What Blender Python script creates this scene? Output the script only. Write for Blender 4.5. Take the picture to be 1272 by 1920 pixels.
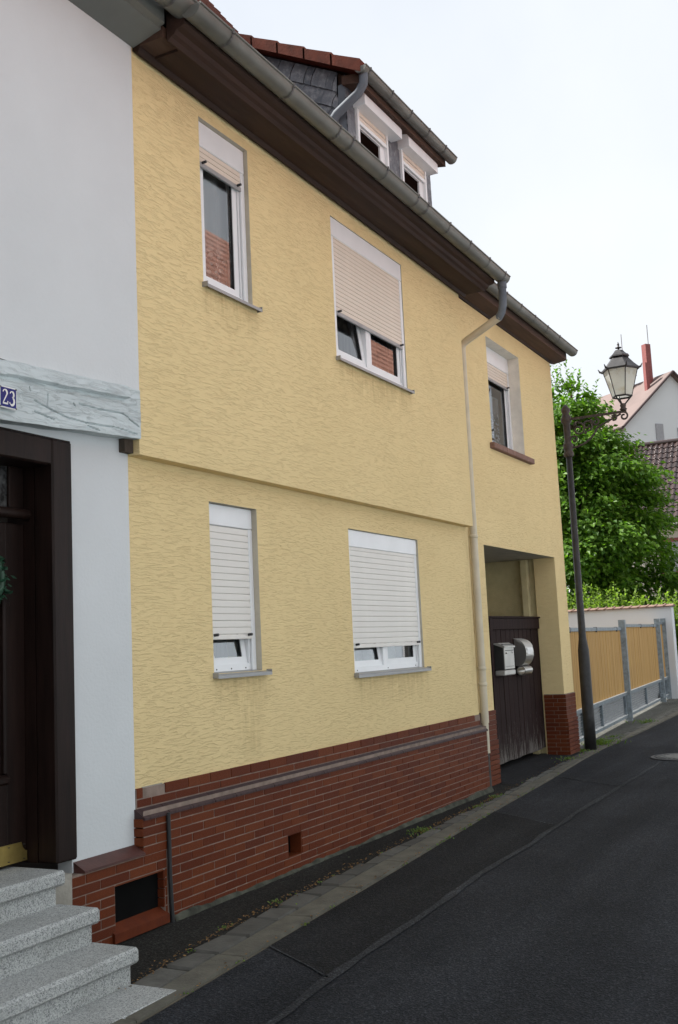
import bpy, bmesh, math, random
from mathutils import Vector, Matrix, noise
R = math.radians
random.seed(7)
for o in list(bpy.data.objects): bpy.data.objects.remove(o)
scene = bpy.context.scene
COL = scene.collection

# ------------------------------------------------------------------ camera
CAM = Vector((0, -4.058, 1.6))
yaw, pitch, roll = R(27.63), R(7.22), R(-2.69)
fw = Vector((math.cos(yaw)*math.cos(pitch), math.sin(yaw)*math.cos(pitch), math.sin(pitch)))
rt = Vector((math.sin(yaw), -math.cos(yaw), 0)); up = rt.cross(fw)
r2 = rt*math.cos(roll) + up*math.sin(roll); u2 = -rt*math.sin(roll) + up*math.cos(roll)
cd = bpy.data.cameras.new('camera'); cam = bpy.data.objects.new('camera', cd); COL.objects.link(cam)
cam.matrix_world = Matrix(((r2.x, u2.x, -fw.x, CAM.x), (r2.y, u2.y, -fw.y, CAM.y), (r2.z, u2.z, -fw.z, CAM.z), (0, 0, 0, 1)))
cd.sensor_fit = 'VERTICAL'; cd.sensor_height = 24; cd.lens = 24*2000/1920
cd.clip_start = .05; cd.clip_end = 2000
scene.camera = cam

# ------------------------------------------------------------------ sky, sun, exposure
SUN_AZ = (-.15, 1.0); SUN_EL = 52.0
w = bpy.data.worlds.new('World'); scene.world = w; w.use_nodes = True
nt = w.node_tree; nt.nodes.clear()
out = nt.nodes.new('ShaderNodeOutputWorld'); mix = nt.nodes.new('ShaderNodeMixShader')
b1 = nt.nodes.new('ShaderNodeBackground'); b2 = nt.nodes.new('ShaderNodeBackground')
sky = nt.nodes.new('ShaderNodeTexSky'); sky.sky_type = 'NISHITA'; sky.sun_disc = False
sky.sun_elevation = R(SUN_EL); sky.sun_rotation = math.atan2(SUN_AZ[0], SUN_AZ[1])
b1.inputs[1].default_value = .07
b2.inputs[0].default_value = (.93, .965, 1, 1); b2.inputs[1].default_value = .49
nz = nt.nodes.new('ShaderNodeTexNoise'); nz.inputs['Scale'].default_value = 2.2; nz.inputs['Detail'].default_value = 6
tcw = nt.nodes.new('ShaderNodeTexCoord'); nt.links.new(tcw.outputs['Generated'], nz.inputs['Vector'])
rp = nt.nodes.new('ShaderNodeMapRange'); rp.inputs['From Min'].default_value = .3; rp.inputs['From Max'].default_value = .7
rp.inputs['To Min'].default_value = .72; rp.inputs['To Max'].default_value = .96
nt.links.new(nz.outputs[0], rp.inputs[0]); nt.links.new(rp.outputs[0], mix.inputs[0])
nt.links.new(sky.outputs[0], b1.inputs[0]); nt.links.new(b1.outputs[0], mix.inputs[1])
nt.links.new(b2.outputs[0], mix.inputs[2]); nt.links.new(mix.outputs[0], out.inputs[0])
sl = bpy.data.lights.new('sun', 'SUN'); sun = bpy.data.objects.new('sun', sl); COL.objects.link(sun)
sl.energy = 4.8; sl.angle = R(2.5); sl.color = (1, .965, .91)
sd = Vector((SUN_AZ[0], SUN_AZ[1], 0)).normalized()*math.cos(R(SUN_EL)) + Vector((0, 0, math.sin(R(SUN_EL))))
sun.rotation_euler = sd.to_track_quat('Z', 'Y').to_euler(); sun.location = (0, 20, 30)
vs = scene.view_settings; vs.view_transform = 'Standard'; vs.look = 'None'; vs.gamma = 1; vs.use_curve_mapping = False
vs.exposure = 1.15
scene.render.engine = 'CYCLES'

# ------------------------------------------------------------------ materials
MATS = {}
class NT:
    def __init__(s, name):
        s.m = bpy.data.materials.new(name); s.m.use_nodes = True; s.t = s.m.node_tree
        s.b = s.t.nodes['Principled BSDF']; s.o = s.t.nodes['Material Output']; MATS[name] = s.m
    def n(s, ty, **kw):
        nd = s.t.nodes.new(ty)
        for k, v in kw.items(): setattr(nd, k, v)
        return nd
    def l(s, a, b): s.t.links.new(a, b)
    def co(s, scale=(1, 1, 1)):
        tc = s.n('ShaderNodeTexCoord'); mp = s.n('ShaderNodeMapping'); mp.inputs['Scale'].default_value = scale
        s.l(tc.outputs['Object'], mp.inputs['Vector']); return mp.outputs[0]
    def noise(s, scale=5, detail=4, vec=None, rough=.55, dist=0, sc3=(1, 1, 1)):
        nz = s.n('ShaderNodeTexNoise'); nz.inputs['Scale'].default_value = scale; nz.inputs['Detail'].default_value = detail
        nz.inputs['Roughness'].default_value = rough; nz.inputs['Distortion'].default_value = dist
        s.l(vec or s.co(sc3), nz.inputs['Vector']); return nz.outputs[0]
    def ramp(s, fac, stops):
        r = s.n('ShaderNodeValToRGB'); e = r.color_ramp.elements
        while len(e) < len(stops): e.new(.5)
        for i, (p, c) in enumerate(stops):
            e[i].position = p; e[i].color = (c[0], c[1], c[2], 1) if not isinstance(c, (int, float)) else (c, c, c, 1)
        s.l(fac, r.inputs[0]); return r.outputs[0]
    def mix(s, fac, a, b, mode='MIX'):
        m = s.n('ShaderNodeMix', data_type='RGBA', blend_type=mode)
        if isinstance(fac, (int, float)): m.inputs[0].default_value = fac
        else: s.l(fac, m.inputs[0])
        for i, v in ((6, a), (7, b)):
            if isinstance(v, tuple): m.inputs[i].default_value = (*v, 1)
            else: s.l(v, m.inputs[i])
        return m.outputs[2]
    def math(s, op, a, b=0.0):
        m = s.n('ShaderNodeMath', operation=op)
        for i, v in enumerate((a, b)):
            if isinstance(v, (int, float)): m.inputs[i].default_value = v
            else: s.l(v, m.inputs[i])
        return m.outputs[0]
    def bump(s, h, dist=.01, strength=1):
        b = s.n('ShaderNodeBump'); b.inputs['Distance'].default_value = dist; b.inputs['Strength'].default_value = strength
        s.l(h, b.inputs['Height']); s.l(b.outputs[0], s.b.inputs['Normal']); return b
    def col(s, c):
        if isinstance(c, tuple): s.b.inputs['Base Color'].default_value = (*c, 1)
        else: s.l(c, s.b.inputs['Base Color'])
    def rnd(s):
        oi = s.n('ShaderNodeObjectInfo'); g = s.n('ShaderNodeNewGeometry')
        return s.math('FRACT', s.math('ADD', oi.outputs['Random'], g.outputs['Random Per Island']))
    def p(s, **kw):
        for k, v in kw.items():
            s.b.inputs[{'rough': 'Roughness', 'metal': 'Metallic', 'spec': 'Specular IOR Level', 'coat': 'Coat Weight'}[k]].default_value = v
        return s
def plain(name, c, rough=.7, metal=0, var=.12, nscale=6, bump=0, bscale=60, spec=.5, sc3=(1, 1, 1)):
    t = NT(name); n1 = t.noise(nscale, 5, sc3=sc3)
    lo = tuple(x*(1-var) for x in c); hi = tuple(min(1, x*(1+var)) for x in c)
    t.col(t.ramp(n1, [(.3, lo), (.7, hi)])); t.p(rough=rough, metal=metal, spec=spec)
    if bump: t.bump(t.noise(bscale, 5, sc3=sc3), bump)
    return t
def M(n): return MATS[n]

def stucco(name, base, depth=.0042, sx=12, sz=86):
    t = NT(name)
    v = t.co((sx, sx, sz)); nA = t.noise(1, 4, v, .58, .55)
    worm = t.ramp(nA, [(.38, 0), (.50, 1.0), (.62, .8), (.75, 1)])
    fine = t.noise(150, 3)
    patch = t.ramp(t.noise(2.3, 4), [(.35, .75), (.7, 1)])
    h = t.mix(1, t.mix(.3, worm, fine), patch, 'MULTIPLY')
    t.bump(h, depth)
    big = t.noise(.7, 5); mid = t.noise(5, 6, rough=.7)
    c = t.mix(t.ramp(big, [(.35, 0), (.68, 1)]), (base[0]*.965, base[1]*.96, base[2]*.94), tuple(x*1.02 for x in base))
    c = t.mix(t.math('MULTIPLY', t.ramp(mid, [(.48, 0), (.78, 1)]), .10), c, (base[0]*.78, base[1]*.76, base[2]*.74))
    c = t.mix(t.math('MULTIPLY', t.ramp(nA, [(.36, 1), (.47, 0)]), .06), c, (base[0]*.45, base[1]*.42, base[2]*.36))
    streak = t.ramp(t.noise(1, 4, t.co((7, 7, .5)), .6), [(.55, 0), (.78, 1)])
    c = t.mix(t.math('MULTIPLY', streak, .07), c, (base[0]*.62, base[1]*.6, base[2]*.55))
    # run-off dirt below the sills, beside the pipe and along the foot of the wall
    g = t.n('ShaderNodeNewGeometry'); sp = t.n('ShaderNodeSeparateXYZ'); t.l(g.outputs['Position'], sp.inputs[0])
    def rise(src, a, b):
        m = t.n('ShaderNodeMapRange', interpolation_type='SMOOTHSTEP'); t.l(src, m.inputs[0]); m.inputs[1].default_value = a; m.inputs[2].default_value = b; return m.outputs[0]
    def zone(x0, x1, z0, z1, sx_, lo, hi):
        m = t.math('MULTIPLY', rise(sp.outputs[0], x0, x0+sx_), rise(sp.outputs[0], x1, x1-sx_))
        return t.math('MULTIPLY', m, t.math('MULTIPLY', rise(sp.outputs[2], z0, z0+lo), rise(sp.outputs[2], z1+hi, z1)))
    zs_ = [zone(5.80, 6.60, 3.75, 4.10, .12, .3, .02), zone(7.75, 9.40, 3.65, 4.01, .15, .3, .02), zone(5.93, 6.70, 1.12, 1.45, .12, .28, .02), zone(8.0, 9.65, .95, 1.36, .15, .35, .02), zone(10.70, 10.92, .9, 2.8, .10, .5, .05), zone(6.2, 6.6, .8, 1.5, .12, .2, .05)]
    tot = zs_[0]
    for q in zs_[1:]: tot = t.math('MAXIMUM', tot, q)
    run = t.ramp(t.noise(1, 5, t.co((16, 16, 2.2)), .65), [(.35, .0), (.7, 1)])
    c = t.mix(t.math('MULTIPLY', t.math('MULTIPLY', tot, run), .42), c, (base[0]*.50, base[1]*.46, base[2]*.38))
    spots = t.ramp(t.noise(9, 2), [(.785, 0), (.80, 1)]); c = t.mix(t.math('MULTIPLY', spots, .5), c, (.16, .13, .09))
    t.col(c); t.p(rough=.92, spec=.2); return t
stucco('yellow_stucco', (.785, .62, .33))
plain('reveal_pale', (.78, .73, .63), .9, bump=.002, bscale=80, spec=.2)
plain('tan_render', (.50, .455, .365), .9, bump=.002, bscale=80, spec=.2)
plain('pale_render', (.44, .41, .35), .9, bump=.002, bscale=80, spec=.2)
plain('ochre_render', (.55, .47, .27), .92, bump=.003, bscale=50, spec=.2)
t = plain('white_render', (.615, .638, .648), .9, var=.03, nscale=1.6, spec=.2); t.bump(t.mix(.5, t.noise(45, 6), t.noise(6, 4)), .004)
t = plain('beam_paint', (.54, .60, .61), .65, var=.1, nscale=5, sc3=(1, 1, 5))
cr = t.ramp(t.noise(1, 6, t.co((5, 5, 26)), .6, 1.2), [(.46, 0), (.5, 1), (.54, 0)]); t.bump(cr, -.0018)
plain('brown_boards', (.036, .019, .0135), .7, spec=.25, var=.3, nscale=2, bump=.002, bscale=9, sc3=(.6, 6, 6))
plain('brown_boards_pale', (.08, .046, .033), .7, spec=.25, var=.3, nscale=2, bump=.002, bscale=9, sc3=(.6, 6, 6))
t = plain('door_wood', (.013, .0065, .005), .5, spec=.18, var=.4, nscale=3, bump=.001, bscale=12, sc3=(8, 8, .8))
t = NT('gate_wood')
g = t.noise(1, 5, t.co((26, 26, 1.3)), .6); base = t.ramp(g, [(.3, (.013, .0065, .006)), (.7, (.030, .0155, .0145))])
tc = t.n('ShaderNodeTexCoord'); sx = t.n('ShaderNodeSeparateXYZ'); gg = t.n('ShaderNodeNewGeometry'); t.l(gg.outputs['Position'], sx.inputs[0])
low = t.n('ShaderNodeMapRange'); low.inputs[1].default_value = .95; low.inputs[2].default_value = .12; t.l(sx.outputs[2], low.inputs[0])
pe = t.noise(1, 6, t.co((75, 75, 3)), .75)
wear = t.ramp(t.math('ADD', pe, t.math('MULTIPLY', t.math('POWER', low.outputs[0], 2.0), .20)), [(.655, 0), (.71, 1)])
t.col(t.mix(wear, base, (.17, .155, .14))); t.p(rough=.75, spec=.12); t.bump(g, .002)
t = NT('clinker')
rn = t.rnd(); ra = t.ramp(rn, [(0, (.105, .022, .0075)), (.5, (.13, .029, .009)), (.9, (.155, .038, .0115)), (1, (.095, .022, .010))])
nn = t.noise(14, 5); c = t.mix(t.math('MULTIPLY', t.ramp(nn, [(.4, 0), (.7, 1)]), .5), ra, (.06, .015, .009))
t.col(c); t.p(rough=.55, spec=.14); t.bump(t.noise(60, 4), .0012)
t = NT('ledge_clinker'); rn = t.rnd(); nn = t.noise(9, 5)
t.col(t.mix(t.ramp(nn, [(.35, 0), (.7, 1)]), (.034, .015, .015), (.062, .036, .038))); t.p(rough=.5, spec=.3); t.bump(t.noise(40, 4), .001)
plain('ledge_dark', (.075, .027, .022), .45, var=.3, nscale=9, bump=.001)
plain('mortar', (.235, .18, .15), .95, var=.25, nscale=12, bump=.002, spec=.1)
plain('footing_concrete', (.065, .066, .052), .95, var=.5, nscale=9, bump=.008, bscale=18, spec=.1)
t = plain('zinc', (.155, .158, .142), .55, metal=.35, var=.22, nscale=3, bump=.001, bscale=14)
plain('zinc_blue', (.13, .15, .175), .7, spec=.2, metal=0, var=.2, nscale=5)
plain('zinc_edge', (.10, .10, .10), .5, metal=.3)
plain('white_plastic', (.76, .77, .78), .35, var=.04, nscale=4)
plain('shutter_plastic', (.70, .61, .51), .45, var=.05, nscale=3)
plain('shutter_grey', (.73, .70, .65), .45, var=.05, nscale=3)
plain('sill_alu', (.33, .33, .33), .45, metal=.3, var=.12, nscale=5)
plain('rubber', (.018, .018, .019), .6)
plain('sandstone', (.22, .125, .095), .9, var=.2, nscale=12, bump=.003)
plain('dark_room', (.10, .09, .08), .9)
plain('lace', (.62, .62, .6), .9, var=.12, nscale=20)
plain('dark_drape', (.18, .17, .16), .9, var=.4, nscale=2, sc3=(14, 14, .3))
t = plain('roof_clay', (.17, .058, .037), .75, var=.3, nscale=7, bump=.002)
t.col(t.mix(t.rnd(), (.075, .024, .016), (.13, .045, .03)))
plain('coping_clay', (.17, .105, .08), .85, var=.3, nscale=8)
t = plain('verge_clay', (.11, .026, .014), .8, spec=.15, var=.3, nscale=8, bump=.002)
t = NT('slate'); rn = t.rnd(); nn = t.noise(16, 6, rough=.7)
t.col(t.mix(t.ramp(nn, [(.48, 0), (.72, 1)]), t.ramp(rn, [(0, (.060, .068, .085)), (1, (.12, .13, .15))]), (.24, .25, .265))); t.p(rough=.5); t.bump(t.noise(30, 5), .004)
t = NT('terrazzo'); vo = t.n('ShaderNodeTexVoronoi'); vo.inputs['Scale'].default_value = 210; t.l(t.co(), vo.inputs['Vector'])
sp = t.n('ShaderNodeSeparateColor'); t.l(vo.outputs['Color'], sp.inputs[0])
c = t.ramp(sp.outputs[0], [(0, (.15, .155, .155)), (.2, (.27, .28, .275)), (.5, (.38, .39, .38)), (1, (.51, .52, .505))])
dn = t.noise(3, 5); c = t.mix(t.math('MULTIPLY', t.ramp(dn, [(.5, 0), (.8, 1)]), .5), c, (.17, .17, .15))
t.col(c); t.p(rough=.75); t.bump(sp.outputs[0], .0015)
def asphalt(name, c, spk=.12):
    t = NT(name); vo = t.n('ShaderNodeTexVoronoi'); vo.inputs['Scale'].default_value = 110; t.l(t.co(), vo.inputs['Vector'])
    sp = t.n('ShaderNodeSeparateColor'); t.l(vo.outputs['Color'], sp.inputs[0])
    b = t.noise(.8, 6, rough=.65); base = t.mix(t.ramp(b, [(.3, 0), (.7, 1)]), tuple(x*.78 for x in c), tuple(x*1.25 for x in c)); tr_ = t.ramp(t.noise(1, 4, t.co((.25, 2.6, 1)), .5), [(.4, .85), (.65, 1.25)]); base = t.mix(1, base, tr_, 'MULTIPLY')
    st = t.ramp(sp.outputs[0], [(.0, .55), (.8, 1.1), (1, 2.0)])
    c2 = t.mix(1, base, st, 'MULTIPLY')
    pt = t.ramp(t.noise(38, 2), [(.745, 0), (.76, 1)]); c2 = t.mix(t.math('MULTIPLY', pt, spk), c2, (.4, .4, .38))
    t.col(c2); t.p(rough=.9, spec=.12); t.bump(t.math('ADD', vo.outputs['Distance'], t.noise(50, 3)), .004); return t
asphalt('road_asphalt', (.0225, .024, .028)); asphalt('walk_asphalt', (.021, .0205, .0185), .3); asphalt('drive_asphalt', (.021, .021, .023), .2)
asphalt('patch_asphalt', (.0155, .016, .0175)); asphalt('grey_walk', (.10, .10, .09), .4); asphalt('seam_asphalt', (.040, .042, .046))
t = plain('paving_slab', (.13, .127, .112), .9, var=.35, nscale=6, bump=.004, bscale=35); 
t.col(t.mix(t.rnd(), t.ramp(t.noise(7, 6), [(.3, (.048, .046, .040)), (.7, (.07, .068, .06))]), t.ramp(t.noise(9, 6), [(.3, (.072, .07, .061)), (.7, (.13, .125, .112))])))
t = plain('kerb_concrete', (.098, .091, .072), .95, var=.25, nscale=8, bump=.004, bscale=60)
plain('earth', (.10, .085, .06), 1, var=.3, nscale=3)
t = plain('fence_wood', (.42, .235, .075), .75, var=.2, nscale=1, bump=.002, bscale=1, sc3=(9, 9, .9))
g = t.ramp(t.noise(1, 6, t.co((22, 22, 1.2)), .6, .6), [(.3, (.34, .18, .04)), (.7, (.52, .31, .085))]); t.col(t.mix(t.math('MULTIPLY', t.rnd(), .35), g, (.36, .21, .06)))
t = plain('galvanised', (.20, .235, .26), .5, metal=.4, var=.3, nscale=14)
plain('grey_panel', (.24, .25, .26), .55, metal=.2, var=.1)
plain('louvre_and_glint_pale', (.72, .72, .70), .5, var=.1)  # pale louvres, and the sky glint painted on the fence rails
t = plain('lamp_iron', (.035, .034, .035), .5, metal=.3, var=.3, nscale=12, bump=.001, bscale=50)
plain('lamp_rust', (.06, .046, .04), .6, metal=.2, var=.4, nscale=20)
t = NT('milk_glass'); nn = t.noise(5, 6, rough=.7); c = t.mix(t.ramp(nn, [(.52, 0), (.75, 1)]), (.92, .93, .88), (.66, .58, .42)); t.col(c); t.p(rough=.25)
tr = t.n('ShaderNodeBsdfTranslucent'); t.l(c, tr.inputs[0]); mx = t.n('ShaderNodeMixShader'); mx.inputs[0].default_value = .7
t.l(t.b.outputs[0], mx.inputs[1]); t.l(tr.outputs[0], mx.inputs[2]); t.l(mx.outputs[0], t.o.inputs[0])
t = plain('stainless', (.47, .455, .43), .3, metal=.85, var=.08, nscale=3); plain('silver_paint', (.48, .47, .44), .42, metal=.45, var=.1)
plain('black_void', (.008, .008, .008), 1, spec=.0)
plain('eave_grey', (.165, .17, .155), .75, spec=.2, var=.12, nscale=2)
plain('mail_dark', (.03, .03, .03), .4)
plain('wreath_leaf', (.012, .05, .026), .5, var=.5, nscale=40)
plain('brass', (.42, .31, .10), .38, metal=.8, var=.25, nscale=9)
plain('cream_pipe', (.60, .53, .40), .5, var=.12, nscale=4)
plain('old_pipe', (.06, .055, .05), .7, var=.5, nscale=15)
plain('enamel_blue', (.012, .022, .16), .2); plain('enamel_white', (.75, .75, .74), .25)
plain('far_white', (.62, .64, .66), .9, var=.05, nscale=.4); plain('far_cream', (.62, .58, .50), .9, var=.08, nscale=.5)
plain('far_pink_roof', (.16, .118, .108), .9, var=.14, nscale=.5); plain('far_trim', (.07, .045, .045), .8)
plain('far_chimney', (.24, .075, .07), .8, var=.15); plain('far_steel', (.3, .3, .32), .6)
t = plain('pantile', (.05, .03, .027), .25, var=.35, nscale=3, spec=.7); t.col(t.mix(t.rnd(), (.026, .016, .015), (.05, .03, .027)))
plain('bark', (.07, .052, .038), .95, var=.4, nscale=7, bump=.01, bscale=20)
plain('cover_iron', (.06, .06, .065), .5, metal=.5, var=.3, nscale=14); plain('cover_concrete', (.17, .17, .16), .9, var=.2, nscale=14)
plain('litter', (.20, .11, .04), .9, var=.6, nscale=30)
plain('lime_mortar', (.3, .28, .24), .95, var=.2, bump=.006, bscale=30)
plain('opp_plaster', (.62, .69, .76), .9, var=.06, nscale=1)  # bluish white chosen to cool the sunlight these walls throw back
plain('opp_roof', (.36, .17, .12), .8, var=.3, nscale=5)
def leafmat(name, lo, hi):
    t = NT(name); g = t.n('ShaderNodeNewGeometry'); c = t.ramp(g.outputs['Random Per Island'], [(0, lo), (1, hi)])
    t.col(c); t.p(rough=.5, spec=.22)
    tr = t.n('ShaderNodeBsdfTranslucent'); c2 = t.mix(1, c, (1.5, 1.75, .55), 'MULTIPLY'); t.l(c2, tr.inputs[0])
    mx = t.n('ShaderNodeMixShader'); mx.inputs[0].default_value = .42
    t.l(t.b.outputs[0], mx.inputs[1]); t.l(tr.outputs[0], mx.inputs[2]); t.l(mx.outputs[0], t.o.inputs[0]); return t
leafmat('leaf_tree', (.038, .10, .012), (.125, .235, .026)); leafmat('leaf_hedge', (.10, .17, .035), (.22, .31, .07)); leafmat('leaf_weed', (.07, .13, .03), (.15, .2, .05))
def glassmat(name, tint, ior):
    t = NT(name); t.t.nodes.remove(t.b); tr = t.n('ShaderNodeBsdfTransparent'); gl = t.n('ShaderNodeBsdfGlossy'); gl.inputs['Roughness'].default_value = .008
    tr.inputs[0].default_value = (*tint, 1); gl.inputs[0].default_value = (.95, .97, 1, 1)
    fr = t.n('ShaderNodeFresnel'); fr.inputs[0].default_value = ior; mx = t.n('ShaderNodeMixShader')
    t.l(fr.outputs[0], mx.inputs[0]); t.l(tr.outputs[0], mx.inputs[1]); t.l(gl.outputs[0], mx.inputs[2]); t.l(mx.outputs[0], t.o.inputs[0])
glassmat('pane_glass', (.80, .84, .84), 2.3)
t = NT('frosted'); t.col(t.ramp(t.noise(25, 4), [(.4, (.02, .02, .02)), (.7, (.12, .12, .12))])); t.p(rough=.2)

# ------------------------------------------------------------------ mesh helpers
class MB:
    def __init__(s): s.v = []; s.f = []; s.sm = []
    def add(s, vs, fs, smooth=False):
        b = len(s.v); s.v += [tuple(x) for x in vs]; s.f += [tuple(b+i for i in f) for f in fs]; s.sm += [smooth]*len(fs); return s
    def box(s, x0, x1, y0, y1, z0, z1):
        return s.add([(x0, y0, z0), (x1, y0, z0), (x1, y1, z0), (x0, y1, z0), (x0, y0, z1), (x1, y0, z1), (x1, y1, z1), (x0, y1, z1)],
                     [(0, 3, 2, 1), (4, 5, 6, 7), (0, 1, 5, 4), (1, 2, 6, 5), (2, 3, 7, 6), (3, 0, 4, 7)])
    def cbox(s, x0, x1, y0, y1, z0, z1, c=.006):
        "box with chamfered edges"
        xs, ys, zs = (x0, x1), (y0, y1), (z0, z1); V = []; idx = {}
        for i in (0, 1):
            for j in (0, 1):
                for k in (0, 1):
                    p = [xs[i], ys[j], zs[k]]; sg = [1-2*i, 1-2*j, 1-2*k]
                    for a in range(3):
                        q = p[:]
                        for b in range(3):
                            if b != a: q[b] += sg[b]*c
                        idx[i, j, k, a] = len(V); V.append(q)
        F = []
        for a in range(3):
            o = [b for b in range(3) if b != a]
            for sd_ in (0, 1):
                loop = []
                for (m, n) in ((0, 0), (1, 0), (1, 1), (0, 1)):
                    c3 = [0, 0, 0]; c3[a] = sd_; c3[o[0]] = m; c3[o[1]] = n; loop.append(idx[(*c3, a)])
                F.append(loop)
        for a in range(3):
            o = [b for b in range(3) if b != a]
            for m in (0, 1):
                for n in (0, 1):
                    c0 = [0, 0, 0]; c0[o[0]] = m; c0[o[1]] = n; c1 = c0[:]; c1[a] = 1
                    F.append([idx[(*c0, o[0])], idx[(*c0, o[1])], idx[(*c1, o[1])], idx[(*c1, o[0])]])
        for i in (0, 1):
            for j in (0, 1):
                for k in (0, 1): F.append([idx[i, j, k, 0], idx[i, j, k, 1], idx[i, j, k, 2]])
        return s.add(V, F)
    def prism(s, pts, axis, a0, a1):
        "closed polygon (two remaining coordinates, in axis order) extruded along axis"
        n = len(pts)
        def mk(p, a):
            q = list(p); q.insert(axis, a); return q
        V = [mk(p, a0) for p in pts] + [mk(p, a1) for p in pts]
        F = [tuple(range(n)), tuple(range(2*n-1, n-1, -1))] + [(i, (i+1) % n, n+(i+1) % n, n+i) for i in range(n)]
        return s.add(V, F)
    def tube(s, path, r, n=12, cap=True, smooth=True):
        P = [Vector(p) for p in path]; rs = r if isinstance(r, (list, tuple)) else [r]*len(P); V = []; prev = None
        for i, p in enumerate(P):
            d = (P[min(i+1, len(P)-1)]-P[max(i-1, 0)]).normalized()
            if prev is None: a = d.orthogonal().normalized()
            else: a = (prev-d*prev.dot(d)).normalized()
            prev = a; b = d.cross(a)
            V += [p+(a*math.cos(t)+b*math.sin(t))*rs[i] for t in (2*math.pi*k/n for k in range(n))]
        F = [(i*n+k, i*n+(k+1) % n, (i+1)*n+(k+1) % n, (i+1)*n+k) for i in range(len(P)-1) for k in range(n)]
        s.add(V, F, smooth)
        if cap: s.add(V[:n], [tuple(range(n-1, -1, -1))]); s.add(V[-n:], [tuple(range(n))])
        return s
    def lathe(s, prof, c=(0, 0, 0), n=16, smooth=True, rot=0):
        V = [(c[0]+r*math.cos(2*math.pi*(k+rot)/n), c[1]+r*math.sin(2*math.pi*(k+rot)/n), c[2]+z) for r, z in prof for k in range(n)]
        F = [(i*n+k, i*n+(k+1) % n, (i+1)*n+(k+1) % n, (i+1)*n+k) for i in range(len(prof)-1) for k in range(n)]
        F += [tuple(range(n-1, -1, -1)), tuple((len(prof)-1)*n+k for k in range(n))]
        return s.add(V, F, smooth)
    def mesh(s, name, mat):
        me = bpy.data.meshes.new(name); me.from_pydata(s.v, [], s.f); me.materials.append(M(mat) if isinstance(mat, str) else mat)
        me.polygons.foreach_set('use_smooth', s.sm); bm = bmesh.new(); bm.from_mesh(me); bmesh.ops.recalc_face_normals(bm, faces=bm.faces); bm.to_mesh(me); bm.free()
        me.update(); return me
    def build(s, name, mat, parent=None, kind=None, label=None, raw=False):
        if raw:
            me = bpy.data.meshes.new(name); me.from_pydata(s.v, [], s.f); me.materials.append(M(mat)); me.polygons.foreach_set('use_smooth', s.sm); me.update()
        else: me = s.mesh(name, mat)
        return link(name, me, parent, kind, label)
ROOTS = {}
def link(name, me, parent=None, kind=None, label=None, loc=None, scale=None, rot=None):
    o = bpy.data.objects.new(name, me); COL.objects.link(o)
    if loc is not None: o.location = loc
    if scale is not None: o.scale = scale
    if rot is not None: o.rotation_euler = rot
    if parent is not None:
        o.parent = parent
        if parent.name in ROOTS: o.matrix_parent_inverse = ROOTS[parent.name]
    if kind: o['kind'] = kind
    if label: o['label'] = label
    return o
def thing(name, label, cat, loc=(0, 0, 0), group=None):
    o = bpy.data.objects.new(name, None); COL.objects.link(o); o.location = loc; o.empty_display_size = .3
    ROOTS[o.name] = Matrix.Translation(-Vector(loc)); return tag(o, label, cat, group)
def tag(o, label, cat=None, group=None):
    o['label'] = label
    if cat: o['category'] = cat
    if group: o['group'] = group
    return o
def interp(pts, x):
    if x <= pts[0][0]:
        a, b = pts[0], pts[1]
    elif x >= pts[-1][0]:
        a, b = pts[-2], pts[-1]
    else:
        for a, b in zip(pts, pts[1:]):
            if a[0] <= x <= b[0]: break
    return a[1]+(b[1]-a[1])*(x-a[0])/(b[0]-a[0])
def n3(x, y, z, s=1): return noise.noise(Vector((x*s, y*s, z*s)))
def wall(mb, x0, x1, z0, z1, Y, holes, depth=.2, step=None, bottom=None):
    "front face at Y (facing -Y) with rectangular holes and reveals going inwards"
    xs = sorted({x0, x1, *[h[0] for h in holes], *[h[1] for h in holes]}); zs = sorted({z0, z1, *[h[2] for h in holes], *[h[3] for h in holes]})
    for a, b in zip(xs, xs[1:]):
        for c, d in zip(zs, zs[1:]):
            if any(h[0] <= a and b <= h[1] and h[2] <= c and d <= h[3] for h in holes): continue
            mb.add([(a, Y, c), (b, Y, c), (b, Y, d), (a, Y, d)], [(0, 1, 2, 3)])
def reveals(mb, h, Y, depth):
    a, b, c, d = h[:4]; e = Y+depth
    mb.add([(a, Y, c), (a, e, c), (a, e, d), (a, Y, d)], [(0, 1, 2, 3)]); mb.add([(b, Y, c), (b, e, c), (b, e, d), (b, Y, d)], [(3, 2, 1, 0)])
    mb.add([(a, Y, d), (b, Y, d), (b, e, d), (a, e, d)], [(0, 1, 2, 3)]); mb.add([(a, Y, c), (b, Y, c), (b, e, c), (a, e, c)], [(3, 2, 1, 0)])

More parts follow.
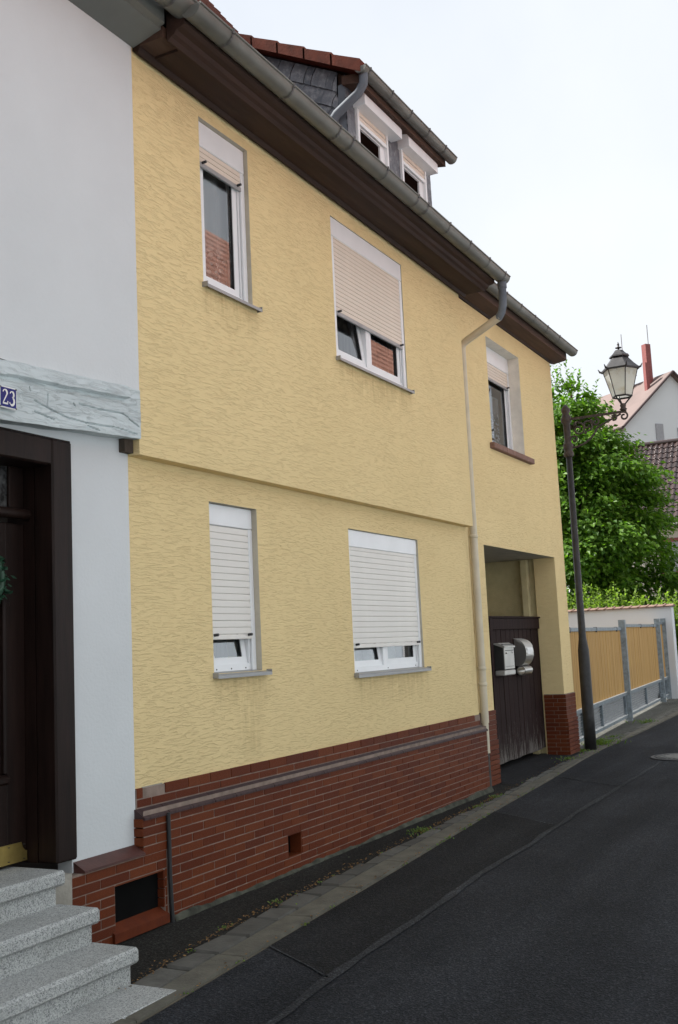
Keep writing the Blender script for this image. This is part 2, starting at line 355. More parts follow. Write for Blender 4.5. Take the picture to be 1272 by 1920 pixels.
# ------------------------------------------------------------------ ground
E_IN = [(3.0, -.60), (4.73, -.49), (5.4, -.41), (6.2, -.36), (7.5, -.30), (8.6, -.25), (10.4, -.19), (12, -.08), (13.5, .0), (14.8, .06), (16, .10), (21.6, .28), (30, .5)]
E_B = [(3.0, -.79), (4.1, -.74), (5.3, -.62), (6.4, -.53), (7.5, -.45), (9.9, -.31), (12.1, -.17), (14.8, -.01), (16, .02), (21.6, .17), (30, .4)]
E_R = [(3.0, -.95), (4.0, -.89), (5.76, -.76), (6.6, -.70), (7.5, -.63), (9.8, -.445), (11.85, -.32), (14, -.15), (15.3, -.08), (17.7, -.06), (21.6, .045), (30, .3)]
mb = MB(); mb.box(-300, 600, -300, 400, -.6, -.05); mb.build('ground', 'earth', kind='structure')
def strip(name, e0, e1, x0, x1, z, mat, step=.25, thick=.06, dz=0, wob=0):
    mb = MB(); n = int((x1-x0)/step)+1; V = []
    for i in range(n+1):
        x = x0+(x1-x0)*i/n
        a = (interp(e0, x) if not callable(e0) else e0(x)); b = (interp(e1, x) if not callable(e1) else e1(x))
        a += wob*n3(x, 3, 1, 4)
        V += [(x, a, z), (x, b, z+dz), (x, a, z-thick), (x, b, z-thick)]
    F = []
    for i in range(n):
        k = 4*i; F += [(k, k+4, k+5, k+1), (k+2, k, k+1, k+3)][:1] + [(k+2, k+6, k+4, k), (k+1, k+5, k+7, k+3)]
    mb.add(V, F); o = mb.build(name, mat, kind='structure'); return o
road = strip('road', lambda x: -5.2, lambda x: interp(E_R, x)+.015 if x > 2 else -.9, -20, 90, 0, 'road_asphalt', .4)
walk = strip('sidewalk', lambda x: interp(E_IN, x)-.02, lambda x: .12, 2.0, 11.45, .012, 'walk_asphalt', .12, dz=.012)
drive = strip('driveway', lambda x: interp(E_IN, x)-.03, lambda x: .9, 11.46, 14.75, .014, 'drive_asphalt', .1, dz=.05, wob=.05)
walk2 = strip('grey_sidewalk', lambda x: interp(E_IN, x)-.02, lambda x: 2.2 if x < 26 else 1.6, 14.8, 40, .012, 'grey_walk', .3)
walk3 = strip('far_side_pavement', lambda x: -6.5, lambda x: -5.0, -20, 60, .10, 'grey_walk', 1)
# patch seam and cross seams on the road
def seam(name, pts, wd, z=.0062):
    mb = MB(); V = []; P = [Vector((p[0], p[1], 0)) for p in pts]; Q = []
    for a, b in zip(P, P[1:]):
        n = max(2, int((b-a).length/.12)); Q += [a.lerp(b, i/n) for i in range(n)]
    Q.append(P[-1])
    for i, q in enumerate(Q):
        d = (Q[min(i+1, len(Q)-1)]-Q[max(i-1, 0)]).normalized(); nn = Vector((-d.y, d.x, 0)); ww = wd*(.75+.5*n3(q.x, q.y, 2, 3)); off = .02*n3(q.x, q.y, 5, 2)
        V += [q+nn*(off+ww/2)+Vector((0, 0, z)), q+nn*(off-ww/2)+Vector((0, 0, z))]
    mb.add(V, [(2*i, 2*i+1, 2*i+3, 2*i+2) for i in range(len(Q)-1)]); mb.build(name, 'seam_asphalt', road)
mb = MB(); V = []
for i in range(41):
    x = 5.0+i*.115; k_ = i/40; V += [(5.15+4.6*k_, interp(E_R, 5.15+4.6*k_)-.004, .0035), (4.75+4.4*k_, interp([(4.6, -1.40), (5.72, -1.355), (7.15, -1.28), (9.8, -1.216)], 4.75+4.4*k_), .0035)]
mb.add(V, [(2*i, 2*i+1, 2*i+3, 2*i+2) for i in range(40)]); mb.build('repair_patch', 'patch_asphalt', road)
seam('repair_seam', [(3.9, -1.47), (4.63, -1.41), (5.72, -1.36), (7.15, -1.285), (8.35, -1.27), (9.8, -1.216), (12, -1.197), (13.8, -1.18)], .07)
seam('cross_seam', [(5.15, -.82), (4.75, -1.38)], .014)
seam('cross_seam', [(9.75, -.46), (9.17, -1.2)], .018)
seam('cross_seam', [(12.3, -.3), (11.6, -1.2)], .03)
# paving slabs and kerb stones, each a piece of the setting
slab_me = MB().cbox(-.5, .5, -.5, .5, -.05, 0, .0).mesh('slab', 'paving_slab') if False else None
def quadstone(name, mat, parent, q, z, th=.05, ch=.012):
    c = sum((Vector(p) for p in q), Vector((0, 0)))/4; V = []
    for p in q: V.append((p[0], p[1], z-th))
    for p in q: V.append((p[0], p[1], z-ch))
    for p in q:
        d = (c-Vector(p)); d = d.normalized()*ch*1.3; V.append((p[0]+d.x, p[1]+d.y, z+random.uniform(-.004, .004)))
    F = [(8, 9, 10, 11)]+[(i, (i+1) % 4, 4+(i+1) % 4, 4+i) for i in range(4)]+[(4+i, 4+(i+1) % 4, 8+(i+1) % 4, 8+i) for i in range(4)]
    return MB().add(V, F).build(name, mat, parent)
bed = strip('gutter_bed', lambda x: interp(E_R, x)-.005, lambda x: interp(E_IN, x)+.01, 2.4, 30, .003, 'earth', .3)
x = 2.5
while x < 27:
    L = random.uniform(.26, .42)*(1 if x < 15 else 1.8); g_ = .012; a, b = x+g_, x+L-g_
    q = [(a, interp(E_B, a)+g_), (b, interp(E_B, b)+g_), (b+random.uniform(-.02, .02), interp(E_IN, b)-g_+random.uniform(-.025, .02)), (a+random.uniform(-.01, .01), interp(E_IN, a)-g_+random.uniform(-.025, .02))]
    quadstone('paving_slab', 'paving_slab', bed, q, .018); x += L
x = 2.4
while x < 27:
    L = random.uniform(.7, 1.0); g_ = .004; a, b = x+g_, x+L-g_
    q = [(a, interp(E_R, a)+g_), (b, interp(E_R, b)+g_), (b, interp(E_B, b)-g_), (a, interp(E_B, a)-g_)]
    quadstone('kerb_stone', 'kerb_concrete', bed, q, .02, ch=.008); x += L
# litter, moss and weeds in the joints
mb = MB()
for i in range(800):
    x = random.uniform(4.2, 10.8) if random.random() < .85 else random.uniform(11, 16); ed = random.choice((E_IN, E_IN, E_IN, E_R))
    y = interp(ed, x)+random.gauss(.0, .025); s_ = random.uniform(.004, .013); a = random.uniform(0, 6.3); z = .024
    dx, dy = math.cos(a)*s_, math.sin(a)*s_
    mb.add([(x-dx, y-dy, z), (x+dy*.6, y-dx*.6, z+.006), (x+dx, y+dy, z+.003), (x-dy*.6, y+dx*.6, z+.005)], [(0, 1, 2, 3)])
o = mb.build('leaf_litter', 'litter', kind='stuff', raw=True); tag(o, 'dry brown leaf crumbs and dirt along the kerb joints', 'litter')
mb = MB()
for i in range(170):
    if random.random() < .7: x = random.uniform(4.5, 11); y = random.uniform(interp(E_IN, x)+.02, -.02); z = .0255
    elif random.random() < .5: x = 5.4+abs(random.gauss(0, 1.2)) if random.random() < .3 else random.uniform(5.4, 11); y = -.03-abs(random.gauss(0, .02)); z = .027
    else: x = random.uniform(4, 16); y = random.uniform(-3.2, -.9); z = .0065
    s_ = random.uniform(.002, .005)*(2 if random.random() < .08 else 1); a = random.uniform(0, 6.3); dx, dy = math.cos(a)*s_, math.sin(a)*s_
    mb.add([(x-dx, y-dy, z-.003), (x+dy, y-dx, z-.003), (x+dx, y+dy, z-.003), (x-dy, y+dx, z-.003), (x, y, z+s_*.6)], [(0, 1, 4), (1, 2, 4), (2, 3, 4), (3, 0, 4)])
o = mb.build('grit', 'footing_concrete', kind='stuff', raw=True); tag(o, 'pale grit and mortar crumbs scattered over pavement and road', 'grit')
def blades(mb, c, n, r, h):
    for i in range(n):
        a = random.uniform(0, 6.3); d = abs(random.gauss(0, r)); x, y = c[0]+math.cos(a)*d, c[1]+math.sin(a)*d*.6; hh = h*random.uniform(.4, 1); b = random.uniform(0, 6.3); s_ = .006+.006*random.random()
        l = random.uniform(.2, 1.1)*hh
        mb.add([(x-s_*math.sin(b), y+s_*math.cos(b), c[2]), (x+s_*math.sin(b), y-s_*math.cos(b), c[2]), (x+math.cos(b)*l*.5+s_, y+math.sin(b)*l*.5, c[2]+hh*.7), (x+math.cos(b)*l, y+math.sin(b)*l, c[2]+hh*.85)], [(0, 1, 2), (0, 2, 3)])
mb = MB()
for (x, n, r, h) in ((8.55, 120, .09, 0.039), (5.35, 14, .04, .02), (6.0, 18, .08, .02), (9.9, 60, .06, 0.028), (10.55, 70, .07, 0.033), (13.9, 90, .15, 0.044), (14.9, 120, .2, 0.044), (15.9, 260, .25, 0.088), (17.0, 80, .2, 0.033), (19.6, 60, .2, .08)):
    blades(mb, (x, interp(E_IN, x)+random.uniform(-.03, .05), .012), n, r, h)
for i in range(40):
    x = random.uniform(4.3, 13); blades(mb, (x, interp(random.choice((E_R, E_R, E_IN)), x), .01), 6, .03, .018)
o = mb.build('weeds', 'leaf_weed', kind='stuff', raw=True); tag(o, 'small green weeds growing in the kerb joints', 'weeds')

# ------------------------------------------------------------------ yellow house
XL, XM, XR = 5.12, 10.80, 14.775
YL, YU, YRt = .07, -.025, .13
ZO = 2.825
yh = thing('yellow_house', 'yellow stucco house with red clinker base, roller shutters and brown eaves', 'house', (9.9, 2, 0))
hUL, hUM = (5.86, 6.487, 4.12, 5.335), (7.795, 9.253, 4.03, 5.285)
hLL, hLM = (5.978, 6.583, 1.462, 2.63), (8.037, 9.50, 1.372, 2.60)
hRW = (12.05, 13.30, 3.93, 5.275); hG = (11.52, 14.30, 0, 2.685)
mb = MB(); wall(mb, XL, XM, ZO-.0, 5.52, YU, [hUL, hUM])
# overhang soffit with slight sag, and the return at the right end
mb.add([(XL, YU, ZO), (XM, YU, ZO), (XM, YL+.001, ZO), (XL, YL+.001, ZO)], [(0, 1, 2, 3)])
mb.add([(XM, YU, ZO), (XM, YRt+.3, ZO), (XM, YRt+.3, 5.5), (XM, YU, 5.5)], [(0, 1, 2, 3)])
mb.add([(XL, YU, ZO), (XL, YL, ZO), (XL, YL, 5.5), (XL, YU, 5.5)], [(0, 1, 2, 3)])
mb.build('upper_wall', 'yellow_stucco', yh)
PX1 = 10.90
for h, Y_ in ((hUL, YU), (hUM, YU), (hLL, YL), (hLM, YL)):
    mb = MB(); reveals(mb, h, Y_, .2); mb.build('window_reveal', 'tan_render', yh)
mb = MB(); wall(mb, XL, PX1-.02, .80, ZO+.1, YL, [hLL, hLM]);
mb.add([(PX1-.02, YL, 0), (PX1-.02, .4, 0), (PX1-.02, .4, ZO), (PX1-.02, YL, ZO)], [(0, 1, 2, 3)])
mb.build('lower_wall', 'yellow_stucco', yh)
mb = MB(); wall(mb, XM+.004, XR, .0, 5.62, YRt, [hRW, hG])
mb.add([(XR, YRt, 0), (XR, 7, 0), (XR, 7, 5.6), (XR, YRt, 5.6)], [(0, 1, 2, 3)])
a, b, c, d = hG
GB = .30
mb.add([(b, YRt, c), (b, YRt+GB, c), (b, YRt+GB, d), (b, YRt, d)], [(0, 1, 2, 3)]); mb.add([(a, YRt, c), (a, YRt+GB, c), (a, YRt+GB, d), (a, YRt, d)], [(0, 1, 2, 3)])
mb.build('gateway_wall', 'yellow_stucco', yh)
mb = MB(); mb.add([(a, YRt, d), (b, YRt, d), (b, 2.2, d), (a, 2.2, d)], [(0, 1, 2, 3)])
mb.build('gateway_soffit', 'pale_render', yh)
mb = MB(); reveals(mb, hRW, YRt, .25); mb.build('window_reveal', 'reveal_pale', yh)
mb = MB(); mb.box(a-.3, b+.4, 1.5, 1.7, 0, d+.02); mb.box(a-.25, a-.05, YRt+GB, 1.5, 0, d+.02); mb.box(b+.06, b+.3, YRt+GB, 1.5, 0, d+.02); mb.box(b-.07, b+.06, .52, .6, 0, d-.01)
mb.build('passage_wall', 'ochre_render', yh)
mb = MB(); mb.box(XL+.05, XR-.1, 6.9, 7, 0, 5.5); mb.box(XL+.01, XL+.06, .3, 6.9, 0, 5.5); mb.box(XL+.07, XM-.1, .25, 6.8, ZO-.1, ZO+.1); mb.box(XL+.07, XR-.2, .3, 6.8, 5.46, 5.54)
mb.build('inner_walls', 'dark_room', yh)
# --- brick plinth
vent = (6.73, 6.935, .124, .2845)
mb = MB(); wall(mb, 5.326, PX1-.006, 0, .70, .0035, [vent]); wall(mb, XL-.01, 5.326, .445, .70, .0035, []); reveals(mb, vent, .0035, .12); mb.add([(PX1-.006, .0035, 0), (PX1-.006, .2, 0), (PX1-.006, .2, .7), (PX1-.006, .0035, .7)], [(0, 1, 2, 3)]); mb.box(XL+.0, PX1-.021, YL-.009, YL+.15, .70, .822)
plinth = mb.build('plinth', 'mortar', yh)
brick_me = MB().cbox(-.5, .5, -.5, .5, -.5, .5, .03).mesh('brick', 'clinker')
def brick(par, x0, x1, y0, y1, z0, z1):
    j = random.uniform(-.0015, .0015)
    return link('brick', brick_me, par, loc=((x0+x1)/2, (y0+y1)/2+j, (z0+z1)/2), scale=(x1-x0, y1-y0, z1-z0))
BL, BH, JT = .242, .0535, .0065
def course(par, x0, x1, z, y0, y1, off, skip=None, h=BH):
    x = x0-off
    while x < x1-.01:
        a, b = max(x, x0), min(x+BL, x1); x += BL
        if b-a < .02: continue
        segs = [(a+JT/2, b-JT/2)]
        if skip and z+h > skip[2]+.01 and z < skip[3]-.01:
            ns = []
            for (p, q) in segs:
                if q <= skip[0] or p >= skip[1]: ns.append((p, q))
                else:
                    if p < skip[0]-.03: ns.append((p, skip[0]))
                    if q > skip[1]+.03: ns.append((skip[1], q))
            segs = ns
        for (p, q) in segs: brick(par, p, q, y0, y1, z+JT/2, z+h-JT/2)
z = .017; k = 0
XB0 = 5.105
while z < .64:
    x0 = 5.32 if z < .44 else XB0
    course(plinth, x0 if z > .44 else 5.335, PX1-.004, z, 0, .03, (k % 2)*BL/2, vent); z += BH; k += 1
ZT = .65
# --- ledge of sloping purple clinkers and the two courses above it
lp = [(.075, .72), (.075, .70), (0, .66), (-.012, .668), (-.012, .69)]
lp = [(-.013, .648), (-.013, .662), (.056, .708), (.09, .711), (.09, .648)]
ledge_me = MB().prism(lp, 0, -.5, .5).mesh('ledge_tile', 'ledge_clinker')
x = XB0-.003
while x < PX1:
    b = min(x+BL, PX1+.004); link('ledge_tile', ledge_me, plinth, loc=((x+b)/2, random.uniform(-.002, .002), 0), scale=(b-x-.004, 1, 1)); x += BL
course(plinth, XL+.005, PX1-.025, .7125, YL-.012, YL+.02, .1, h=.05)
for x in [XL+.005+.27+BL*i for i in range(22)]: brick(plinth, x+JT/2, min(x+BL, PX1-.025)-JT/2, YL-.014, YL+.02, .767, .826)
brick(plinth, XL+.005, XL+.06, YL-.014, YL+.02, .767, .826)
o = MB().box(XL+.065, XL+.262, YL-.004, YL+.01, .764, .829).build('missing_brick_bed', 'lime_mortar', plinth)
# brick return at the left end of the plinth
for i in range(4): brick(plinth, XB0-.006, XB0+.0, .0005, YL-.001, .017+BH*(8+i)+JT/2, .017+BH*(9+i)-JT/2)
o = MB(); o.add([(vent[0], .012, vent[2]), (vent[1], .012, vent[2]), (vent[1], .012, vent[3]), (vent[0], .012, vent[3])], [(0, 1, 2, 3)])
mb = MB()
e = .14
for q in ([(vent[0]-.0, 0, vent[2]), (vent[0], e, vent[2]), (vent[0], e, vent[3]), (vent[0], 0, vent[3])],): mb.add(q, [(0, 1, 2, 3)])
V0, V1, V2, V3 = vent
mb = MB().box(V0, V1, .1, .11, V2, V3); mb.build('vent_dark_back', 'black_void', plinth)  # black sheet paints the darkness at the back of the open vent
for (p_, q_) in ((V0, V0+.012), (V1-.012, V1)): brick(plinth, p_, q_, .004, .1, V2+.003, V3-.003)
brick(plinth, V0, V1, .004, .1, V2-.004, V2+.006); brick(plinth, V0, V1, .004, .1, V3-.006, V3+.004)
# footing
mb = MB(); V = []; n = 110
for i in range(n+1):
    x = 5.36+(PX1+.02-5.36)*i/n; h = interp([(5.3, .055), (6.5, .035), (8, .035), (9, .05), (10.9, .065)], x)+.016*n3(x, 0, 0, 3)+.014*n3(x, 4, 0, 11); y = -.018+.012*n3(x, 7, 0, 5)
    V += [(x, y-.014, 0), (x, y, h*.8), (x, .02, h+.012)]
mb.add(V, [(3*i+j, 3*i+3+j, 3*i+4+j, 3*i+1+j) for i in range(n) for j in (0, 1)], True); mb.build('footing', 'footing_concrete', plinth)
# --- jamb and pier bricks at the gateway
jamb = MB().box(PX1+.03, hG[0]-.004, YRt-.012, YRt+.1, 0, .825).build('jamb_base', 'mortar', yh)
pier = MB().box(hG[1]+.001, XR-.002, YRt-.012, YRt+.2, 0, .835).box(hG[1]-.006, hG[1]+.02, YRt-.0, YRt+GB-.02, 0, .835).build('pier_base', 'mortar', yh)
for i in range(15):
    z = .025+i*BH; y0 = YRt-.02-(.012 if i < 9 else 0)
    off = (i % 2)*.1
    brick(jamb, hG[0]-.30, hG[0]-.0, y0, YRt+.02, z+JT/2, z+BH-JT/2)
    xs = [hG[1]-.01, hG[1]+.25-off, XR+.004]
    for p, q in zip(xs, xs[1:]): brick(pier, p+JT/2, q-JT/2, y0, YRt+.02, z+JT/2, z+BH-JT/2)
    brick(pier, hG[1]-.014, hG[1]+.0, YRt+.004+JT/2, YRt+.15-off*.6, z+JT/2, z+BH-JT/2); brick(pier, hG[1]-.014, hG[1]+.0, YRt+.16-off*.6, YRt+GB-.02, z+JT/2, z+BH-JT/2)

# --- windows
def window(h, Y, rec, box_h, sh_b, label, sashes, tilt=(), holes=False, mat='shutter_plastic', slat_h=.038, sill=True, box_y=None, sill_out=.045, stone=False):
    x0, x1, z0, z1 = h; yf = Y+rec; rw = .05
    fr = MB(); fr.box(x0, x0+rw+.02, yf+.02, yf+.09, z0, z1-box_h); fr.box(x1-rw-.02, x1, yf+.02, yf+.09, z0, z1-box_h); fr.box(x0+rw, x1-rw, yf+.021, yf+.089, z0, z0+.055)
    fr.box(x0+rw, x1-rw, yf+.02, yf+.09, z1-box_h-.04, z1-box_h)
    n = len(sashes); xs = [x0+rw+.02]
    inner = x1-x0-2*rw-.04
    for s_ in sashes[:-1]: xs.append(xs[-1]+inner*s_)
    xs.append(x1-rw-.02)
    for xm in xs[1:-1]: fr.box(xm-.035, xm+.035, yf+.019, yf+.09, z0+.05, z1-box_h)
    wn = fr.build('window', 'white_plastic', yh, label=label)
    MB().cbox(x0+.002, x1-.002, yf-.004, yf+.09, z1-box_h, z1-.002, .006).build('shutter_box', 'white_plastic', wn)
    for a in (x0+.001, x1-rw-.001): MB().cbox(a, a+rw, yf-.001, yf+.018, z0+.004, z1-box_h-.001, .004).build('guide_rail', 'white_plastic', wn)
    # slats, each its own piece with a rounded face
    w_ = x1-x0-2*rw+.006; prof = [(.008, 0), (.008, .002), (.0008, .0030), (0, slat_h*.3), (0, slat_h*.7), (.0008, slat_h-.002), (.008, slat_h-.001), (.010, slat_h)]
    sm = MB().prism([(p[0], p[1]) for p in prof], 0, -w_/2, w_/2).mesh('slat', mat)
    z = sh_b+.036; zb = z
    while z < z1-box_h-.006: link('slat', sm, wn, loc=((x0+x1)/2, yf+.004, z)); z += slat_h
    MB().cbox(x0+rw-.004, x1-rw+.004, yf-.002, yf+.018, sh_b, zb-.002, .003).build('bottom_bar', 'sill_alu' if mat == 'shutter_plastic' else mat, wn)
    for a in (x0+rw+.03, x1-rw-.05): MB().tube([(a, yf-.002, sh_b+.03), (a, yf-.035, sh_b+.032)], .010, 8).build('stopper', 'lamp_iron', wn)
    for i, (a, b) in enumerate(zip(xs, xs[1:])):
        a += .03*(i > 0)+.004; b -= .03*(i < n-1)+.004; c, d = z0+.05, z1-box_h-.035; f_ = .055
        sb = MB()
        for bb in ((a, a+f_, c, d), (b-f_, b, c, d), (a+f_, b-f_, c, c+f_), (a+f_, b-f_, d-f_, d)): sb.box(bb[0], bb[1], 0, .055, bb[2]-c, bb[3]-c)
        ang = R(-7.5) if i in tilt else 0
        off = (0, yf+.03, c)
        so = sb.build('sash', 'white_plastic', wn); so.location = off; so.rotation_euler = (ang, 0, 0)
        po = MB().add([(a+f_, .02, f_), (b-f_, .02, f_), (b-f_, .02, d-c-f_), (a+f_, .02, d-c-f_)], [(0, 1, 2, 3)]).build('pane', 'pane_glass', wn, raw=True); po.location = off; po.rotation_euler = (ang, 0, 0)
        gk = MB()
        for bb in ((a+f_, a+f_+.008, f_, d-c-f_), (b-f_-.008, b-f_, f_, d-c-f_), (a+f_, b-f_, d-c-f_-.008, d-c-f_)): gk.box(bb[0], bb[1], .005, .019, bb[2], bb[3])
        go = gk.build('gasket', 'rubber', wn); go.location = off; go.rotation_euler = (ang, 0, 0)
    if stone:
        so = [hRW[0]-.09, 12.42, hRW[1]+.22]
        for p, q in zip(so, so[1:]): MB().cbox(p, q-.004, Y-.06, yf+.03, z0-.06, z0+.012, .008).build('sill_stone', 'sandstone', wn)
    else:
        s_ = MB(); o_ = sill_out
        s_.prism([(yf+.03, z0+.012), (Y-o_, z0-.012), (Y-o_, z0-.034), (Y-o_+.004, z0-.034), (Y-o_+.004, z0-.016), (yf+.03, z0+.004)], 0, x0-.012, x1+.06)
        s_.box(x1+.058, x1+.063, Y-o_, yf+.02, z0-.03, z0+.006); s_.box(x0-.016, x0-.011, Y-o_, yf+.02, z0-.03, z0+.006)
        s_.build('window_sill', 'sill_alu', wn)
    # little screws and drain caps on the lower frame
    d_ = MB()
    for k in range(3): xx = x0+.12+(x1-x0-.24)*k/2; d_.box(xx, xx+.012, yf+.0195, yf+.0205, z0+.02, z0+.03)
    d_.build('drain_cap', 'rubber', wn)
    return wn
window(hUL, YU, .035, .185, 5.0, 'tall narrow upper window with its shutter nearly all the way up', [1], holes=True)
window(hUM, YU, .008, .17, 4.42, 'wide upper window, shutter two thirds down, left sash tilted', [.46, .54], tilt=(0,))
window(hLL, YL, .045, .15, 1.69, 'tall narrow ground floor window with shutter almost closed', [1], tilt=(0,), holes=True, mat='shutter_grey', slat_h=.047)
window(hLM, YL, .02, .15, 1.585, 'wide ground floor window with shutter almost closed', [.46, .54], tilt=(0,), mat='shutter_grey', slat_h=.047)
window(hRW, YRt, .15, .21, 4.84, 'upper window over the gateway with a red sandstone sill', [1], stone=True)

# --- eaves of the main part (slightly out of level), gutters
def ez(x): return .035-.0075*(x-5.12)
def sheared(mb): mb.v = [(x, y, z+ez(x)) for x, y, z in mb.v]; return mb
X0e, X1e = 5.14, 10.88
mb = MB(); mb.prism([(YU-.001, 5.425), (YU-.03, 5.425), (YU-.03, 5.40), (YU-.045, 5.40), (YU-.06, 5.435), (YU-.06, 5.46), (YU-.001, 5.46)], 0, X0e, X1e); sheared(mb).build('eave_moulding', 'brown_boards', yh)
mb = MB(); mb.prism([(YU-.0605, 5.43), (-.285, 5.43), (-.285, 5.50), (YU-.0605, 5.50)], 0, X0e+.16, X1e); sheared(mb).build('soffit_board', 'brown_boards', yh)
mb = MB(); mb.prism([(-.2855, 5.418), (-.30, 5.418), (-.32, 5.44), (-.345, 5.452), (-.36, 5.478), (-.40, 5.485), (-.425, 5.50), (-.425, 5.60), (-.2855, 5.60)], 0, X0e+.02, X1e); sheared(mb).build('cornice_board', 'brown_boards', yh)
mb = MB(); mb.box(X0e, X0e+.155, -.27, YU-.0605, 5.445, 5.52); sheared(mb).build('eave_end_block', 'brown_boards_pale', yh)
def gutter(name, x0, x1, yc, zc, r, mat='zinc', shear=True, joints=(), parent=None):
    n = 12; mb = MB(); rt_ = .008
    outer = [(yc-r*math.cos(math.pi*k/n), zc-r*math.sin(math.pi*k/n)) for k in range(n+1)]; inner = [(yc-(r-.006)*math.cos(math.pi*k/n), zc-(r-.006)*math.sin(math.pi*k/n)) for k in range(n, -1, -1)]
    segs = 8
    for i in range(segs):
        a, b = x0+(x1-x0)*i/segs, x0+(x1-x0)*(i+1)/segs
        P = outer+inner; m = len(P); V = [(a, y, z) for y, z in P]+[(b, y, z) for y, z in P]
        mb.add(V, [(k, (k+1) % m, m+(k+1) % m, m+k) for k in range(m)], True)
    for x in (x0, x1): mb.add([(x, y, z) for y, z in outer], [tuple(range(n+1))])
    mb.tube([(x0, yc-r, zc), (x1, yc-r, zc)], rt_, 8)
    if shear: sheared(mb)
    g = mb.build(name, mat, parent or yh)
    for x in joints:
        jb = MB(); P = [(yc-(r+.006)*math.cos(math.pi*k/n), zc-(r+.006)*math.sin(math.pi*k/n)) for k in range(n+1)]
        jb.add([(x-.009, y, z) for y, z in P]+[(x+.009, y, z) for y, z in P], [(k, k+1, n+2+k, n+1+k) for k in range(n)])
        jb.tube([(x, yc-r, zc-.02), (x, yc-r-.002, zc+.012)], .012, 6)
        if shear: sheared(jb)
        jb.build('gutter_bracket', 'zinc_edge', g)
    return g
gut = gutter('gutter', 5.13, 11.0, -.49, 5.575, .077, joints=[5.5, 6.28, 7.0, 7.22, 7.85, 8.5, 8.72, 9.25, 9.8, 10.35, 10.85])
# --- right wing eave
mb = MB(); mb.prism([(YRt-.001, 5.535), (-.078, 5.565), (-.078, 5.775), (YRt-.001, 5.80)], 0, XM+.02, 14.93); mb.build('wing_soffit', 'brown_boards_pale', yh)
mb = MB(); mb.prism([(YRt-.001, 5.52), (YRt-.02, 5.52), (YRt-.035, 5.538), (YRt-.001, 5.5375)], 0, XM+.02, XR+.05); mb.build('wing_moulding', 'brown_boards', yh)
gutter('wing_gutter', 10.7, 15.0, -.155, 5.70, .075, shear=False, joints=[11.3, 11.9, 12.45, 13.0, 13.55, 14.1])
# --- downpipe
PXX = 11.04
pz = ez(10.9)
mb = MB(); mb.tube([(10.93, -.49, 5.50+pz), (10.93, -.49, 5.36), (10.93, -.485, 5.24), (10.94, -.46, 5.16), (10.955, -.41, 5.105)], .044, 14)
mb.tube([(10.93, -.49, 5.50+pz), (10.93, -.49, 5.43)], .052, 14); mb.build('downpipe_elbow', 'zinc_blue', yh)
mb = MB(); mb.tube([(10.95, -.43, 5.12), (11.03, -.0, 4.945), (PXX, .05, 4.915), (PXX, .066, 4.86), (PXX, .066, .72)], .043, 16); dp = mb.build('downpipe', 'cream_pipe', yh)
for z in (2.74, 1.30, 1.13): MB().lathe([(.0435, -.02), (.048, -.018), (.048, .018), (.0435, .02)], (PXX, .066, z), 16).build('pipe_collar', 'cream_pipe', dp)
MB().tube([(PXX, .066, .73), (PXX-.0, .066, .40)], .036, 14).build('pipe_foot', 'cream_pipe', dp)
MB().tube([(PXX-.0, .066, .41), (PXX, .066, .3), (PXX-.005, .06, .0)], [.024, .028, .028], 10).build('cast_iron_pipe', 'old_pipe', dp)
# --- cable pipe down the brick base
mb = MB().tube([(5.33, -.012, .662), (5.333, -.012, .3), (5.345, -.014, .0)], .013, 8); mb.build('cable_conduit', 'rubber', yh)

# --- main roof with a kick at the eaves
RX0, RX1 = 5.15, 10.92
def roofz(y): return 5.60+(y+.48)*.78 if y < .4 else 5.60+.88*.78+(y-.4)*1.34
RY, RZ = 3.9, roofz(3.9)
mb = MB()
for x0_, x1_ in ((RX0, RX1),):
    V = [(x, y, roofz(min(y, 7.8-y))-.04) for y in (-.44, .4, 3.9, 7.4, 8.24) for x in (x0_, x1_)]; mb.add(V, [(2*i, 2*i+1, 2*i+3, 2*i+2) for i in range(4)])
    mb.add([(x1_-.1, -.3, 5.5), (x1_-.1, .4, roofz(.4)-.05), (x1_-.1, 3.9, RZ-.05), (x1_-.1, 7.4, roofz(.4)-.05), (x1_-.1, 8.1, 5.5)], [(0, 1, 2, 3, 4)])
    mb.add([(x0_+.05, -.3, 5.5), (x0_+.05, .4, roofz(.4)-.05), (x0_+.05, 3.9, RZ-.05), (x0_+.05, 7.4, roofz(.4)-.05), (x0_+.05, 8.1, 5.5)], [(4, 3, 2, 1, 0)])
roof = mb.build('roof', 'brown_boards', yh)
mb = MB(); y = -.5; rowi = 0
while y < 3.85:
    sl_ = .78 if y < .4 else 1.34; dy = .15/math.sqrt(1+sl_*sl_); y1 = y+dy*1.3; z0_, z1_ = roofz(y)+.035, roofz(y1)+.005
    x = RX0-(rowi % 2)*.09
    while x < RX1:
        a, b = max(x, RX0), min(x+.172, RX1); x += .18
        if b-a < .04: continue
        j = random.uniform(-.004, .006)
        mb.add([(a, y, z0_+j), (b, y, z0_+j), (b, y1, z1_), (a, y1, z1_), (a, y+.01, z0_-.022), (b, y+.01, z0_-.022), (b, y1, z1_-.02), (a, y1, z1_-.02)], [(0, 1, 2, 3), (0, 4, 5, 1), (0, 3, 7, 4), (1, 5, 6, 2)])
    y += dy; rowi += 1
mb.build('roof_tiles', 'roof_clay', yh, kind='stuff')
mb = MB()
for i in range(16):
    a = RX0+i*.36; mb.tube([(a, 3.9, RZ), (a+.38, 3.9, RZ+.012)], [.11, .125], 10)
mb.build('ridge_tiles', 'roof_clay', yh)
